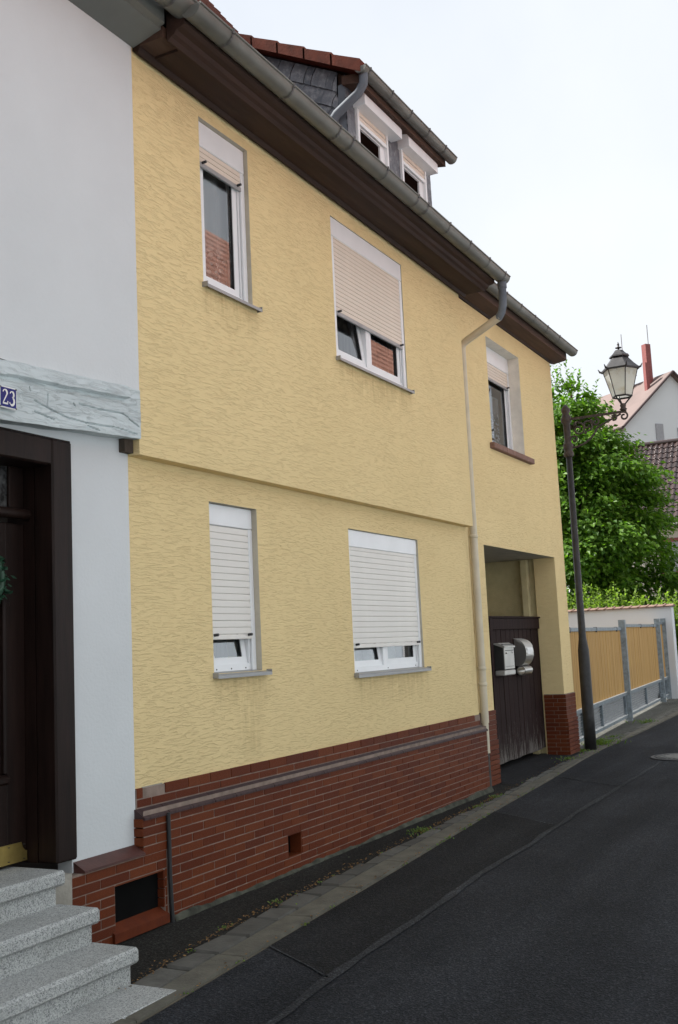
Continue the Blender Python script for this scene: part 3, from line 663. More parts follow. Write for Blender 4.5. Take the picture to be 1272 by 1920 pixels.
# wing roof
mb = MB(); V = [(x, y, z) for y, z in ((-.12, 5.72), (3.6, 7.9), (7.2, 5.7)) for x in (XM+.1, 14.95)]; mb.add(V, [(0, 1, 3, 2), (2, 3, 5, 4)]); mb.add([(14.8, 0, 5.6), (14.8, 3.6, 7.8), (14.8, 7.1, 5.6)], [(0, 1, 2)]); mb.build('wing_roof', 'roof_clay', yh)
# --- dormer
DX0, DX1, DY = 8.50, 10.50, .13
def dz_(y): return 6.96+(y+.06)*.523
dm = MB()
dm.prism([(DY, 5.9), (DY, dz_(DY)-.10), (1.7, dz_(1.7)-.1), (1.7, 6.6)], 0, DX0+.02, DX1-.0)
dorm = dm.build('dormer', 'brown_boards', yh, label='slate hung shed dormer with two small shuttered windows')
mb = MB(); mb.prism([(-.1, dz_(-.1)-.06), (-.1, dz_(-.1)), (1.75, dz_(1.75)), (1.75, dz_(1.75)-.06)], 0, 8.42, DX1+.1); mb.build('dormer_roof', 'roof_clay', dorm)
mb = MB(); mb.prism([(-.06, 6.80), (-.06, 6.90), (DY-.002, 6.92), (DY-.002, 6.835)], 0, DX0-.04, DX1+.06); mb.build('dormer_soffit', 'brown_boards_pale', dorm)
for i in range(7):
    a = -.12+i*.325*.886; L = .345*.886
    pts = [(a, dz_(a)-.085), (a, dz_(a)+.042), (a+L, dz_(a+L)+.022), (a+L, dz_(a+L)-.085)]
    MB().prism(pts, 0, 8.355, 8.47).build('verge_tile', 'verge_clay', dorm)
# slates on the cheek, laid in rows parallel to the verge
th = math.atan(.523); cu, su = math.cos(th), math.sin(th)
def cheek(u, v): # u towards the front and down the verge, v straight down from it
    y = 1.75-u*cu; return y, dz_(y)-.095-v
def slate(u, v, L, H, i):
    pts = []
    N = 7
    for k in range(N): t_ = k/(N-1); pts.append((u+L*.75-L*.75*math.sin(t_*1.57)*1.0, v+H*t_))
    for k in range(N): t_ = 1-k/(N-1); pts.append((u+L*.75-L*.75*math.sin(t_*1.57)+L*.9, v+H*t_))
    V = []; n = len(pts)
    for (p, q) in pts:
        lift = .018*(1-(p-u)/(2*L))+.014*(q-v)/H+.012
        y, z = cheek(p, q); V.append((DX0+.012-lift, y, z))
    W = [(x+.012, y, z) for x, y, z in V]
    keep = all(y > DY-.02 for _, y, _ in V[:1])
    mb = MB().add(V+W, [tuple(range(n)), tuple(range(2*n-1, n-1, -1))]+[(k, (k+1) % n, n+(k+1) % n, n+k) for k in range(n)])
    mb.v = [(x, max(y, DY+.06), z) for x, y, z in mb.v]
    return mb.build('slate', 'slate', dorm)
for r_, (v0, H, L) in enumerate(((0, .20, .085), (.175, .19, .13), (.345, .19, .13), (.515, .2, .13))):
    u = .35+r_*.05
    while u < 1.84:
        y, z = cheek(u, v0)
        if z > roofz(y)-.1 and y > DY+.02: slate(u, v0, L*random.uniform(.92, 1.08), H, r_)
        u += L
MB().box(DX0-.006, DX0+.03, DY-.012, DY+.065, 6.0, 6.86).build('corner_flashing', 'zinc_blue', dorm)
mb = MB()
for i in range(7):
    z = 6.2+i*.1
    for (a, b) in ((DX0-.004, 8.66), (9.36, 9.67), (10.33, DX1)):
        zz = z+.03*math.sin(a*9+i)
        pts = [(a, zz+.13), (a, zz+.03), ((a+b)/2, zz-.012), (b, zz), (b, zz+.13)]
        MB().prism(pts, 1, DY-.02-.0012*(7-i), DY-.008-.0012*(7-i)).build('slate', 'slate', dorm)
for (a, b) in ((8.665, 9.35), (9.675, 10.32)):
    fm = MB(); y0 = DY-.05
    fm.box(a, a+.04, y0, DY, 6.05, 6.74); fm.box(b-.035, b, y0, DY, 6.05, 6.74); fm.box(a+.04, b-.035, y0+.03, DY, 6.05, 6.15)
    wd = fm.build('dormer_window', 'white_plastic', dorm)
    fr = MB(); fr.box(a+.04, a+.075, y0+.03, DY, 6.15, 6.74); fr.box(b-.14, b-.035, y0+.031, DY, 6.15, 6.74); fr.box(a+.075, b-.14, y0+.03, DY, 6.53, 6.6)
    fr.build('sash', 'white_plastic', wd)
    MB().add([(a+.075, y0+.05, 6.15), (b-.14, y0+.05, 6.15), (b-.14, y0+.05, 6.55), (a+.075, y0+.05, 6.55)], [(0, 1, 2, 3)]).build('pane', 'pane_glass', wd, raw=True)
    MB().box(a+.08, b-.145, y0+.06, y0+.065, 6.15, 6.54).build('blind', 'dark_drape', wd)
    for k in range(3): MB().cbox(a+.04, b-.035, y0+.008, y0+.02, 6.585+k*.05, 6.629+k*.05, .006).build('slat', 'shutter_plastic', wd)
    MB().cbox(a+.038, b-.033, y0+.004, y0+.022, 6.545, 6.583, .003).build('bottom_bar', 'white_plastic', wd)
    MB().prism([(y0-.1, 6.68), (y0-.1, 6.78), (y0-.06, 6.845), (DY-.003, 6.845), (DY-.003, 6.68)], 0, a-.03, b+.13 if b < 10 else b+.1).build('shutter_box', 'white_plastic', wd)
gutter('dormer_gutter', 8.36, 10.62, -.115, 6.90, .062, shear=False, joints=[8.46, 8.95, 9.4, 9.85, 10.3], parent=yh)
mb = MB().tube([(8.43, -.115, 6.86), (8.43, -.11, 6.76), (8.43, -.05, 6.68), (8.43, .07, 6.61), (8.43, .18, 6.545), (8.43, .24, 6.48), (8.43, .255, 6.38), (8.43, .255, 6.1)], .043, 12)
mb.build('dormer_downpipe', 'zinc_blue', yh)

# --- wooden gate in the gateway
gate = MB().box(hG[0]+.0, hG[1]-.02, .46, .50, .30, .42).box(hG[0], hG[1]-.02, .46, .50, 1.3, 1.42).box(hG[0], hG[1]-.02, .46, .5, 1.7, 1.78).build('gate', 'gate_wood', yh, label='dark brown plank gate with paint worn off at the bottom')
x = hG[0]+.02; pw = .172
while x < hG[1]-.03:
    b = min(x+pw, hG[1]-.015)
    z0_ = .10+random.uniform(-.006, .008)+.03*(x-11.5)/2.8
    MB().cbox(x+.003, b-.003, .425+random.uniform(-.003, .003), .455, z0_, 1.735, .005).build('plank', 'gate_wood', gate)
    x += pw
MB().cbox(hG[0]+.01, hG[1]-.03, .40, .424, 1.725, 1.865, .004).build('header_board', 'gate_wood', gate)
MB().cbox(hG[0]+.0, hG[1]-.01, .385, .50, 1.866, 1.89, .005).build('cap_board', 'gate_wood', gate)
MB().box(12.28, 12.36, .39, .44, .6, 1.865).build('gate_stile', 'gate_wood', gate)

# ------------------------------------------------------------------ things on the gate
mbx = thing('mailbox', 'boxy silver mailbox with a newspaper tray, left of two on the gate', 'mailbox', (12.63, .36, 1.16), 'mailboxes on the gate')
MB().cbox(12.45, 12.82, .305, .42, 1.235, 1.545, .004).build('body', 'mail_dark', mbx)
MB().cbox(12.455, 12.815, .292, .304, 1.24, 1.50, .004).build('door', 'silver_paint', mbx)
MB().prism([(.28, 1.50), (.28, 1.516), (.36, 1.56), (.424, 1.56), (.424, 1.546), (.30, 1.5)], 0, 12.435, 12.835).build('lid', 'silver_paint', mbx)
mb = MB(); mb.box(12.48, 12.79, .2895, .2915, 1.46, 1.47); mb.box(12.48, 12.79, .2895, .2915, 1.27, 1.274); mb.build('slot', 'mail_dark', mbx)
MB().tube([(12.5, .288, 1.435), (12.53, .288, 1.435)], .012, 8).build('crest', 'stainless', mbx); MB().tube([(12.74, .29, 1.44), (12.74, .283, 1.44)], .014, 10).build('lock', 'stainless', mbx)
MB().cbox(12.44, 12.83, .29, .42, 1.165, 1.228, .01).build('newspaper_tray', 'silver_paint', mbx)
mb2 = thing('mailbox', 'round fronted stainless steel mailbox with newspaper tube, right of two on the gate', 'mailbox', (13.4, .36, 1.15), 'mailboxes on the gate')
pr_ = [(.42, 1.26)]+[(.42-.155*math.sin(t_)**.8 if math.sin(t_) > 0 else .42, 1.42-.175*math.cos(t_)) for t_ in [math.pi*k/14 for k in range(1, 14)]]+[(.42, 1.60)]
MB().prism(pr_, 0, 13.215, 13.52).build('body', 'stainless', mb2)
MB().prism([(p[0]-.004, p[1]) for p in pr_[9:14]]+[(.424, 1.606), (.40, 1.585)], 0, 13.21, 13.525).build('lid', 'silver_paint', mb2)
MB().prism([(.2635, 1.40), (.2615, 1.40), (.262, 1.46), (.266, 1.48), (.268, 1.48)], 0, 13.26, 13.47).build('name_plate', 'enamel_white', mb2)
mb = MB(); n = 16
for rr in ((.058, .05),):
    V = [(x, .35-r_*math.cos(2*math.pi*k/n), 1.195+r_*math.sin(2*math.pi*k/n)) for x in (13.215, 13.52) for r_ in rr for k in range(n)]
    F = [(k, (k+1) % n, 2*n+(k+1) % n, 2*n+k) for k in range(n)]+[(n+k, n+(k+1) % n, 3*n+(k+1) % n, 3*n+k) for k in range(n)]+[(k, (k+1) % n, n+(k+1) % n, n+k) for k in range(n)]
    mb.add(V, F, False)
mb.build('newspaper_tube', 'stainless', mb2)

# ------------------------------------------------------------------ curtains behind the panes
def curtain(name, label, x0, x1, y, z0, z1, mat, amp=.02, freq=34, group=None):
    mb = MB(); n = 80; m = 4; V = []
    for i in range(n+1):
        x = x0+(x1-x0)*i/n
        for j in range(m+1): V.append((x, y+amp*math.sin(x*freq+.6*math.sin(j*1.1))*(1-.2*j/m), z0+(z1-z0)*j/m))
    mb.add(V, [(i*(m+1)+j, (i+1)*(m+1)+j, (i+1)*(m+1)+j+1, i*(m+1)+j+1) for i in range(n) for j in range(m)], True)
    mb.tube([(x0-.02, y, z1+.01), (x1+.02, y, z1+.01)], .008, 6)
    return tag(mb.build(name, mat), label, 'curtain', group)
t = NT('lace_pattern'); t.col((.9, .9, .89)); t.p(rough=.9)
vo = t.n('ShaderNodeTexVoronoi'); vo.inputs['Scale'].default_value = 24; t.l(t.co((1, .3, 1)), vo.inputs['Vector'])
sxx = t.n('ShaderNodeSeparateXYZ'); g_ = t.n('ShaderNodeNewGeometry'); t.l(g_.outputs['Position'], sxx.inputs[0])
lowm = t.n('ShaderNodeMapRange'); lowm.inputs[1].default_value = 4.55; lowm.inputs[2].default_value = 4.45; t.l(sxx.outputs[2], lowm.inputs[0])
pat = t.ramp(vo.outputs['Distance'], [(.33, 1), (.42, 0)]); pm = t.math('ADD', t.math('MULTIPLY', pat, .75), .22); inv = t.math('SUBTRACT', 1.0, lowm.outputs[0]); al = t.math('ADD', t.math('MULTIPLY', pm, lowm.outputs[0]), t.math('MULTIPLY', inv, .6))
tp = t.n('ShaderNodeBsdfTransparent'); mx = t.n('ShaderNodeMixShader'); t.l(al, mx.inputs[0]); t.l(tp.outputs[0], mx.inputs[1]); t.l(t.b.outputs[0], mx.inputs[2]); t.l(mx.outputs[0], t.o.inputs[0])
curtain('lace_curtain', 'white lace curtain in the tall narrow upper window', 5.9, 6.45, .125, 4.2, 5.2, 'lace_pattern', .025)
curtain('curtain', 'grey net curtain behind the tilted sash of the wide upper window', 7.85, 9.2, .26, 4.06, 5.2, 'dark_drape', .03, 28)
curtain('curtain', 'pale net curtain in the window over the gateway', 12.12, 13.2, .42, 4.0, 4.72, 'lace_pattern', .02, 30)
curtain('curtain', 'dark curtain behind the tilted sash of the tall narrow ground floor window', 6.02, 6.5, .3, 1.5, 2.4, 'dark_drape', .03, 30)
curtain('curtain', 'light curtain behind the wide ground floor window', 8.1, 9.45, .34, 1.42, 2.4, 'lace', .03, 26)

# ------------------------------------------------------------------ white house
wh = thing('white_house', 'white rendered house with dark door and grey timber beam, beside the yellow house', 'house', (2, 2, 0))
YWU, YWL = -.035, .065
dX0, dX1, dZ = 3.2, 4.57, 2.82
mb = MB(); wall(mb, -3, XL-.003, 3.17, 5.56, YWU, []); mb.add([(XL-.003, YWU, 3.17), (XL-.003, .5, 3.17), (XL-.003, .5, 5.5), (XL-.003, YWU, 5.5)], [(0, 1, 2, 3)]); mb.build('upper_wall', 'white_render', wh)
mb = MB(); wall(mb, -3, XL-.003, 0, 2.95, YWL, [(dX0, dX1, 0, dZ)]); reveals(mb, (dX0, dX1, 0, dZ), YWL, .1); mb.build('lower_wall', 'white_render', wh)
mb = MB(); mb.box(-3, XL-.02, 6.8, 7, 0, 5.5); mb.box(-3.1, -3, -.03, 7, 0, 5.5); mb.build('back_wall', 'white_render', wh)
# beam, weathered, modelled as a displaced grid with cracks
cracks = [((4.20, 2.985), (4.29, 2.965), (4.36, 2.95), (4.46, 2.935), (4.62, 2.93), (4.85, 2.945), (5.08, 2.94)), ((4.30, 3.035), (4.297, 2.965)), ((4.55, 3.03), (4.75, 3.03), (4.93, 3.04), (5.0, 3.02), (5.1, 2.99)), ((4.16, 3.05), (4.165, 3.03)), ((4.2, 2.925), (4.35, 2.905)), ((4.5, 3.025), (4.52, 3.01)), ((4.62, 2.915), (4.72, 2.905))]
def segd(p, a, b):
    p, a, b = Vector(p), Vector(a), Vector(b); d = b-a; t_ = max(0, min(1, (p-a).dot(d)/d.length_squared)); return (p-a-d*t_).length
nx, nz_ = 760, 80; V = []; bx0, bx1 = 3.0, XL-.005
for i in range(nx+1):
    x = bx0+(bx1-bx0)*i/nx
    zb, zt = interp([(3, 2.80), (3.95, 2.84), (5.1, 2.915)], x)+.006*n3(x, 1, 0, 4), interp([(3, 3.14), (3.96, 3.16), (5.1, 3.225)], x)+.008*n3(x, 2, 0, 5)
    for j in range(nz_+1):
        t_ = j/nz_; z = zb+(zt-zb)*t_
        y = -.055-.004*n3(x*2, z*12, 0, 1)-.002*n3(x*5, z*40, 3, 1)
        lip = .74+.02*n3(x, 0, 9, 4)
        if x < 4.98+.01*n3(x, z, 4, 9):
            if t_ > lip: y -= .028*(1-((t_-lip)/(1-lip))**2)
            elif t_ > lip-.1: y += .012
        else: y += .012
        for c_ in cracks:
            if c_[0][0]-.03 < x < c_[-1][0]+.03 or len(c_) == 2:
                for a_, b_ in zip(c_, c_[1:]):
                    d_ = segd((x, z), a_, b_)
                    if d_ < .0042: y += .035*(1-d_/.0042)
        V.append((x, y, z))
mb = MB(); mb.add(V, [(i*(nz_+1)+j, (i+1)*(nz_+1)+j, (i+1)*(nz_+1)+j+1, i*(nz_+1)+j+1) for i in range(nx) for j in range(nz_)], True)
V2 = []
for i in range(0, nx+1, 10):
    b = V[i*(nz_+1)]; tp_ = V[i*(nz_+1)+nz_]; V2 += [b, (b[0], .1, b[2]+.01), tp_, (tp_[0], .0, tp_[2]+.012)]
m_ = len(V2)//4
mb.add(V2, [(4*i, 4*i+4, 4*i+5, 4*i+1) for i in range(m_-1)]+[(4*i+2, 4*i+6, 4*i+7, 4*i+3) for i in range(m_-1)])
e_ = [V[nx*(nz_+1)+j] for j in range(nz_+1)]; mb.add(e_+[(p[0], .1, p[2]) for p in e_], [(j, j+1, nz_+2+j, nz_+1+j) for j in range(nz_)])
mb.build('timber_beam', 'beam_paint', wh)
MB().box(5.035, XL-.004, .02, .09, 2.835, 2.93).build('beam_end_block', 'bark', wh)
# eaves box and gutter
mb = MB(); mb.prism([(YWU-.001, 5.475), (-.26, 5.53), (-.26, 5.66), (YWU-.001, 5.66)], 0, -3, 5.135); mb.build('eave_box', 'eave_grey', wh)
mb = MB(); mb.prism([(-.2605, 5.535), (-.30, 5.55), (-.30, 5.68), (-.2605, 5.68)], 0, -3, 5.12); mb.build('eave_fascia', 'zinc', wh)
gutter('gutter', -3, 5.21, -.415, 5.66, .09, shear=False, joints=[3.9, 4.6, 5.0], parent=wh)
mb = MB(); V = [(x, y, z) for y, z in ((-.42, 5.72), (3.4, 9.6), (7.2, 5.7)) for x in (-3.2, 5.1)]; mb.add(V, [(0, 1, 3, 2), (2, 3, 5, 4)]); mb.add([(5.08, 0, 5.5), (5.08, 3.4, 9.5), (5.08, 7, 5.5)], [(0, 1, 2)]); mb.build('roof', 'roof_clay', wh)
# plinth of the white house
cel = (4.845, 5.30, .085, .335)
mb = MB(); wall(mb, 4.47, 5.33, 0, .455, .004, [cel]); reveals(mb, cel, .004, .055); mb.add([(4.47, .004, .455), (5.33, .004, .455), (5.33, .1, .455), (4.47, .1, .455)], [(0, 1, 2, 3)]); wp = mb.build('plinth', 'mortar', wh)
for i in range(8):
    z = .02+i*.0535; x = 4.475-(i % 2)*.12
    while x < 5.32:
        a_, b_ = max(x, 4.475), min(x+.25, 5.322); x += .25
        if b_-a_ < .03: continue
        for (p, q) in ([(a_, b_)] if (z+.0535 < cel[2]+.03 or z > cel[3]-.02) else [(a_, min(b_, cel[0])), (max(a_, cel[1]), b_)]):
            if q-p > .02: brick(wp, p+.0035, q-.0035, 0, .03, z+.0033, z+.0502)
MB().prism([(.03, cel[3]), (.03, cel[2]+.03), (.028, cel[2]+.03), (.028, cel[3])], 0, cel[0], cel[1]).build('cellar_hatch', 'mail_dark', wp) if False else None
mb = MB().box(cel[0], cel[1], .05, .058, cel[2]+.02, cel[3]); mb.build('cellar_hatch', 'black_void', wp)  # matte black paints in the shade of a deeper recess
mb = MB().prism([(-.018, .03), (-.018, .08), (.049, .12), (.049, .03)], 0, cel[0]-.03, cel[1]+.01); mb.build('cellar_sill', 'clinker', wp)
for i in range(4): brick(wp, cel[1]-.012, cel[1]+.0025, .004, .049, .12+i*.054, .12+i*.054+.049)
brick(wp, cel[0], cel[1], .004, .049, cel[3]-.006, cel[3]+.0035)
mb = MB().prism([(-.016, .456), (-.016, .468), (YWL+.002, .512), (YWL+.002, .45)], 0, 4.58, 5.10); mb.build('ledge_tile', 'ledge_dark', wp)
MB().box(4.34, 4.474, -.02, .1, .02, .48).build('plinth_end', 'lime_mortar', wp)
# door frame and door
fr = MB(); fr.cbox(4.41, dX1, .02, .16, .535, dZ, .01); fr.cbox(dX0, 4.41, .021, .16, 2.67, dZ, .01); fr.box(dX1-.012, dX1+.012, .045, .1, .53, dZ+.012); fr.box(dX0, dX1, .046, .1, dZ, dZ+.012)
door = fr.build('door', 'door_wood', wh, label='dark brown panelled front door in a deep timber frame')
MB().box(4.412, 4.45, .16, .36, .535, 2.7).box(dX0, 4.411, .16, .36, 2.68, 2.72).build('door_lining', 'door_wood', door)
lf = MB(); YD = .235
lf.box(3.4, 4.40, YD+.02, YD+.06, .54, 2.36); lf.cbox(4.27, 4.408, YD, YD+.019, .54, 2.36, .004); lf.cbox(3.4, 4.27, YD, YD+.0185, .54, .98, .004); lf.cbox(3.4, 4.27, YD, YD+.0185, 2.15, 2.36, .004)
lf.build('door_leaf', 'door_wood', door)
MB().cbox(3.4, 4.285, YD-.015, YD+.03, .96, 1.01, .012).build('panel_rail', 'door_wood', door)
MB().cbox(4.245, 4.275, YD-.012, YD+.03, 1.012, 2.15, .01).build('panel_moulding', 'door_wood', door)
MB().tube([(3.4, YD-.03, 2.41), (4.405, YD-.03, 2.41)], .03, 12).build('transom', 'door_wood', door)
MB().box(3.4, 4.40, YD+.02, YD+.04, 2.42, 2.68).build('transom_glass', 'frosted', door); MB().cbox(4.30, 4.408, YD-.002, YD+.019, 2.44, 2.68, .004).build('transom_stile', 'door_wood', door)
kp = MB().prism([(3.4, .55), (4.405, .55), (4.405, .60), (4.39, .605), (4.375, .62), (4.365, .65), (3.4, .65)], 1, YD-.006, YD-.001); kp = kp.build('kick_plate', 'brass', door)
mb = MB()
for x in (3.9, 4.27, 4.38):
    for z in (.562, .635): mb.lathe([(.006, 0), (.006, .003)], (x, YD-.009, z), 8)
mb.build('screws', 'mail_dark', door)
wr = MB()
for i in range(260):
    a_ = random.uniform(0, 6.283); rr = random.gauss(.13, .025); c_ = Vector((4.085+rr*math.cos(a_), YD-.03+random.gauss(0, .012), 2.05+rr*math.sin(a_))); d_ = Vector((random.gauss(0, 1), random.gauss(-.4, .6), random.gauss(0, 1))).normalized(); s_ = .04; e_ = d_.orthogonal().normalized()*.014
    wr.add([c_, c_+d_*s_*.5+e_, c_+d_*s_, c_+d_*s_*.5-e_], [(0, 1, 2, 3)])
wr.tube([(4.085+.13*math.cos(R(a_)), YD-.03, 2.05+.13*math.sin(R(a_))) for a_ in range(0, 361, 20)], .02, 6); o = wr.build('door_wreath', 'wreath_leaf', raw=True); tag(o, 'green leaf wreath hanging on the dark front door', 'wreath')
# house number
sg = thing('house_number_sign', 'small blue enamel plate with white house number 23 on the grey beam', 'sign', (3.9850, -.06, 2.9))
MB().cbox(3.9200, 4.0430, -.083, -.075, 2.897, 3.012, .003).build('plate', 'enamel_white', sg); MB().cbox(3.9270, 4.0360, -.0845, -.0825, 2.904, 3.005, .0005).build('blue_field', 'enamel_blue', sg)
mb = MB()
def stroke(mb, pts, wd, y=-.0855):
    P = [Vector((p[0], p[1])) for p in pts]; V = []
    for i, p in enumerate(P):
        d = (P[min(i+1, len(P)-1)]-P[max(i-1, 0)]).normalized(); nn = Vector((-d.y, d.x)); k = wd[i] if isinstance(wd, list) else wd
        V += [(p.x+nn.x*k, y, p.y+nn.y*k), (p.x-nn.x*k, y, p.y-nn.y*k)]
    mb.add(V, [(2*i, 2*i+1, 2*i+3, 2*i+2) for i in range(len(P)-1)])
def arc(cx, cz, r, rz, a0, a1, n=12): return [(cx+r*math.cos(R(a0+(a1-a0)*i/n)), cz+rz*math.sin(R(a0+(a1-a0)*i/n))) for i in range(n+1)]
a2 = arc(3.9570, 2.977, .014, .016, 170, -30)+[(3.9530, 2.94), (3.9430, 2.922)]; stroke(mb, a2, [.003]*6+[.0055]*5+[.005, .004, .003, .003]); stroke(mb, [(3.9410, 2.921), (3.9750, 2.921)], .0045); stroke(mb, [(3.9740, 2.918), (3.9760, 2.935)], .003)
mb.build('digit', 'enamel_white', sg)
mb = MB(); stroke(mb, arc(4.0050, 2.974, .013, .016, 165, -80), [.003]*5+[.0055]*6+[.003, .002]); stroke(mb, arc(4.0040, 2.939, .0165, .0205, 85, -160), [.002, .003]+[.006]*8+[.003]*3); mb.build('digit', 'enamel_white', sg)
for p, q in ((3.9270, 3.005), (4.0360, 3.005), (3.9270, 2.904), (4.0360, 2.904)): MB().lathe([(.004, -.003), (.004, .003)], (p, -.084, q), 8).build('nail', 'old_pipe', sg)

# ------------------------------------------------------------------ entrance stairs
st = thing('entrance_stairs', 'four grey terrazzo steps leading up to the dark front door', 'stairs', (3.6, -.4, 0))
ys = [-.11, -.335, -.575, -.83]; zs = [.53, .36, .19, .022]
for i, (y, z) in enumerate(zip(ys, zs)):
    yb = (.42 if i == 0 else ys[i-1]+.06); th_ = .075 if i < 3 else .03
    mb = MB(); mb.cbox(2.0, 4.335 if i < 3 else 4.31, y, yb, z-th_, z, .014)
    if i < 3: mb.box(2.0, 4.30 if i else 4.29, y+.035, yb-.001, max(z-.172, 0), z-th_-.001)
    mb.build('step', 'terrazzo', st)
MB().box(2, 4.28, .0, .9, 0, .44).build('step_core', 'mortar', st)

# ------------------------------------------------------------------ street lamp
LX, LY = 15.06, .03
lamp = thing('street_lamp', 'black cast iron street lamp with scroll bracket and glass lantern', 'street lamp', (LX, LY, 0))
MB().lathe([(.083, 0), (.082, .5), (.080, 1.3), (.078, 1.40), (.056, 1.55), (.052, 1.6), (.042, 4.18)], (LX, LY, .0), 18).build('post', 'lamp_iron', lamp)
MB().lathe([(.05, 4.17), (.07, 4.19), (.075, 4.23), (.055, 4.26), (.07, 4.30), (.075, 4.35), (.052, 4.38), (.046, 4.42), (.05, 4.66), (.075, 4.69), (.082, 4.73), (.06, 4.78), (.045, 4.81), (.062, 4.84), (.062, 4.88), (.03, 4.93), (.004, 4.95)], (LX, LY, 0), 14).build('post_head', 'lamp_rust', lamp)
AY = LY-.85
br = MB(); br.box(LX-.016, LX+.016, AY-.02, LY-.04, 4.71, 4.742)
br.tube([(LX, LY-.04, 4.30)]+[(LX, LY-.04-.42*math.sin(t_), 4.30+.36*(1-math.cos(t_))) for t_ in [R(a_) for a_ in range(8, 80, 8)]]+[(LX, AY+.2, 4.64), (LX, AY+.06, 4.70)], .014, 6)
def spiral(c, r0, r1, a0, a1, n=22): return [(LX, c[0]+(r0+(r1-r0)*i/n)*math.cos(R(a0+(a1-a0)*i/n)), c[1]+(r0+(r1-r0)*i/n)*math.sin(R(a0+(a1-a0)*i/n))) for i in range(n+1)]
for c_, r0, r1, a0, a1 in (((LY-.17, 4.56), .10, .02, 90, 540), ((LY-.30, 4.60), .085, .02, 270, -200), ((LY-.42, 4.63), .06, .015, 90, 460), ((AY+.02, 4.66), .06, .02, 90, 480), ((AY+.16, 4.665), .045, .015, 300, -60), ((LY-.1, 4.42), .06, .015, 0, 380)):
    br.tube(spiral(c_, r0, r1, a0, a1), .014, 6)
for c_ in ((LY-.27, 4.5), (LY-.36, 4.66), (LY-.12, 4.64)): br.lathe([(.005, -.03), (.025, 0), (.005, .03)], (LX, c_[0], c_[1]), 8)
br.build('bracket', 'lamp_rust', lamp)
LA = (LX, AY+.02, -.06)
MB().lathe([(.035, 4.80), (.055, 4.82), (.035, 4.84), (.045, 4.88), (.03, 4.90)], LA, 12).build('lantern_socket', 'lamp_rust', lamp)
HX = 6
def ring(r, z, rot=.5): return [(LA[0]+r*math.cos(2*math.pi*(k+rot)/HX), LA[1]+r*math.sin(2*math.pi*(k+rot)/HX), z) for k in range(HX)]
cr_ = MB(); rb, rtp = ring(.135, 4.94), ring(.245, 5.325)
for k in range(HX): cr_.tube([(LA[0], LA[1], 4.80), tuple(rb[k])], .011, 6) if k % 2 == 0 else None; cr_.tube([rb[k], rb[(k+1) % HX]], .013, 6); cr_.tube([rtp[k], rtp[(k+1) % HX]], .012, 6); cr_.tube([rb[k], rtp[k]], .007, 5)
lf_ = cr_.build('lantern_frame', 'lamp_iron', lamp)
for k in range(HX): MB().add([rb[k], rb[(k+1) % HX], rtp[(k+1) % HX], rtp[k]], [(0, 1, 2, 3)]).build('lantern_pane', 'milk_glass', lamp)
rf_ = MB(); rf_.lathe([(.275, 5.375), (.278, 5.395), (.20, 5.47), (.125, 5.56), (.10, 5.565), (.145, 5.575), (.14, 5.595), (.085, 5.64), (.06, 5.675), (.02, 5.68)], LA, HX, False, .5)
for p in ring(.275, 5.33):
    d_ = Vector((p[0]-LA[0], p[1]-LA[1], 0)).normalized(); p = Vector(p); rf_.tube([p-d_*.03, p+d_*.015+Vector((0, 0, .01)), p+d_*.04+Vector((0, 0, .055))], [.018, .015, .004], 6)
rf_.build('lantern_roof', 'lamp_iron', lamp)
MB().lathe([(.012, 5.67), (.012, 5.70), (.045, 5.71), (.045, 5.72), (.012, 5.73), (.018, 5.76), (.004, 5.80)], LA, 10).build('finial', 'lamp_iron', lamp)

# ------------------------------------------------------------------ galvanised fence with wooden boards
A, B = Vector((14.95, .307, 0)), Vector((26.6, 1.215, 0)); fd = (B-A).normalized(); fn = Vector((-fd.y, fd.x, 0)); ang = math.atan2(fd.y, fd.x)
fence = thing('garden_fence', 'galvanised steel fence with honey coloured wooden boards beside the lamp', 'fence', (20, .7, 0))
def fpt(s_, n_, z): p = A+fd*s_+fn*n_; return (p.x, p.y, z)
def fbox(mb, s0, s1, n0, n1, z0, z1):
    V = [fpt(s_, n_, z) for z in (z0, z1) for s_, n_ in ((s0, n0), (s1, n0), (s1, n1), (s0, n1))]
    return mb.add(V, [(0, 3, 2, 1), (4, 5, 6, 7), (0, 1, 5, 4), (1, 2, 6, 5), (2, 3, 7, 6), (3, 0, 4, 7)])
posts = [5.17, 10.35, 11.55]
for p in posts: fbox(MB(), p, p+.12, -.12, .0, 0, 1.81+.01*p).build('post', 'galvanised', fence)
spans = [(0, 5.16, (1.0, 2.6)), (5.30, 10.34, (2.6,)), (10.48, 11.54, ())]
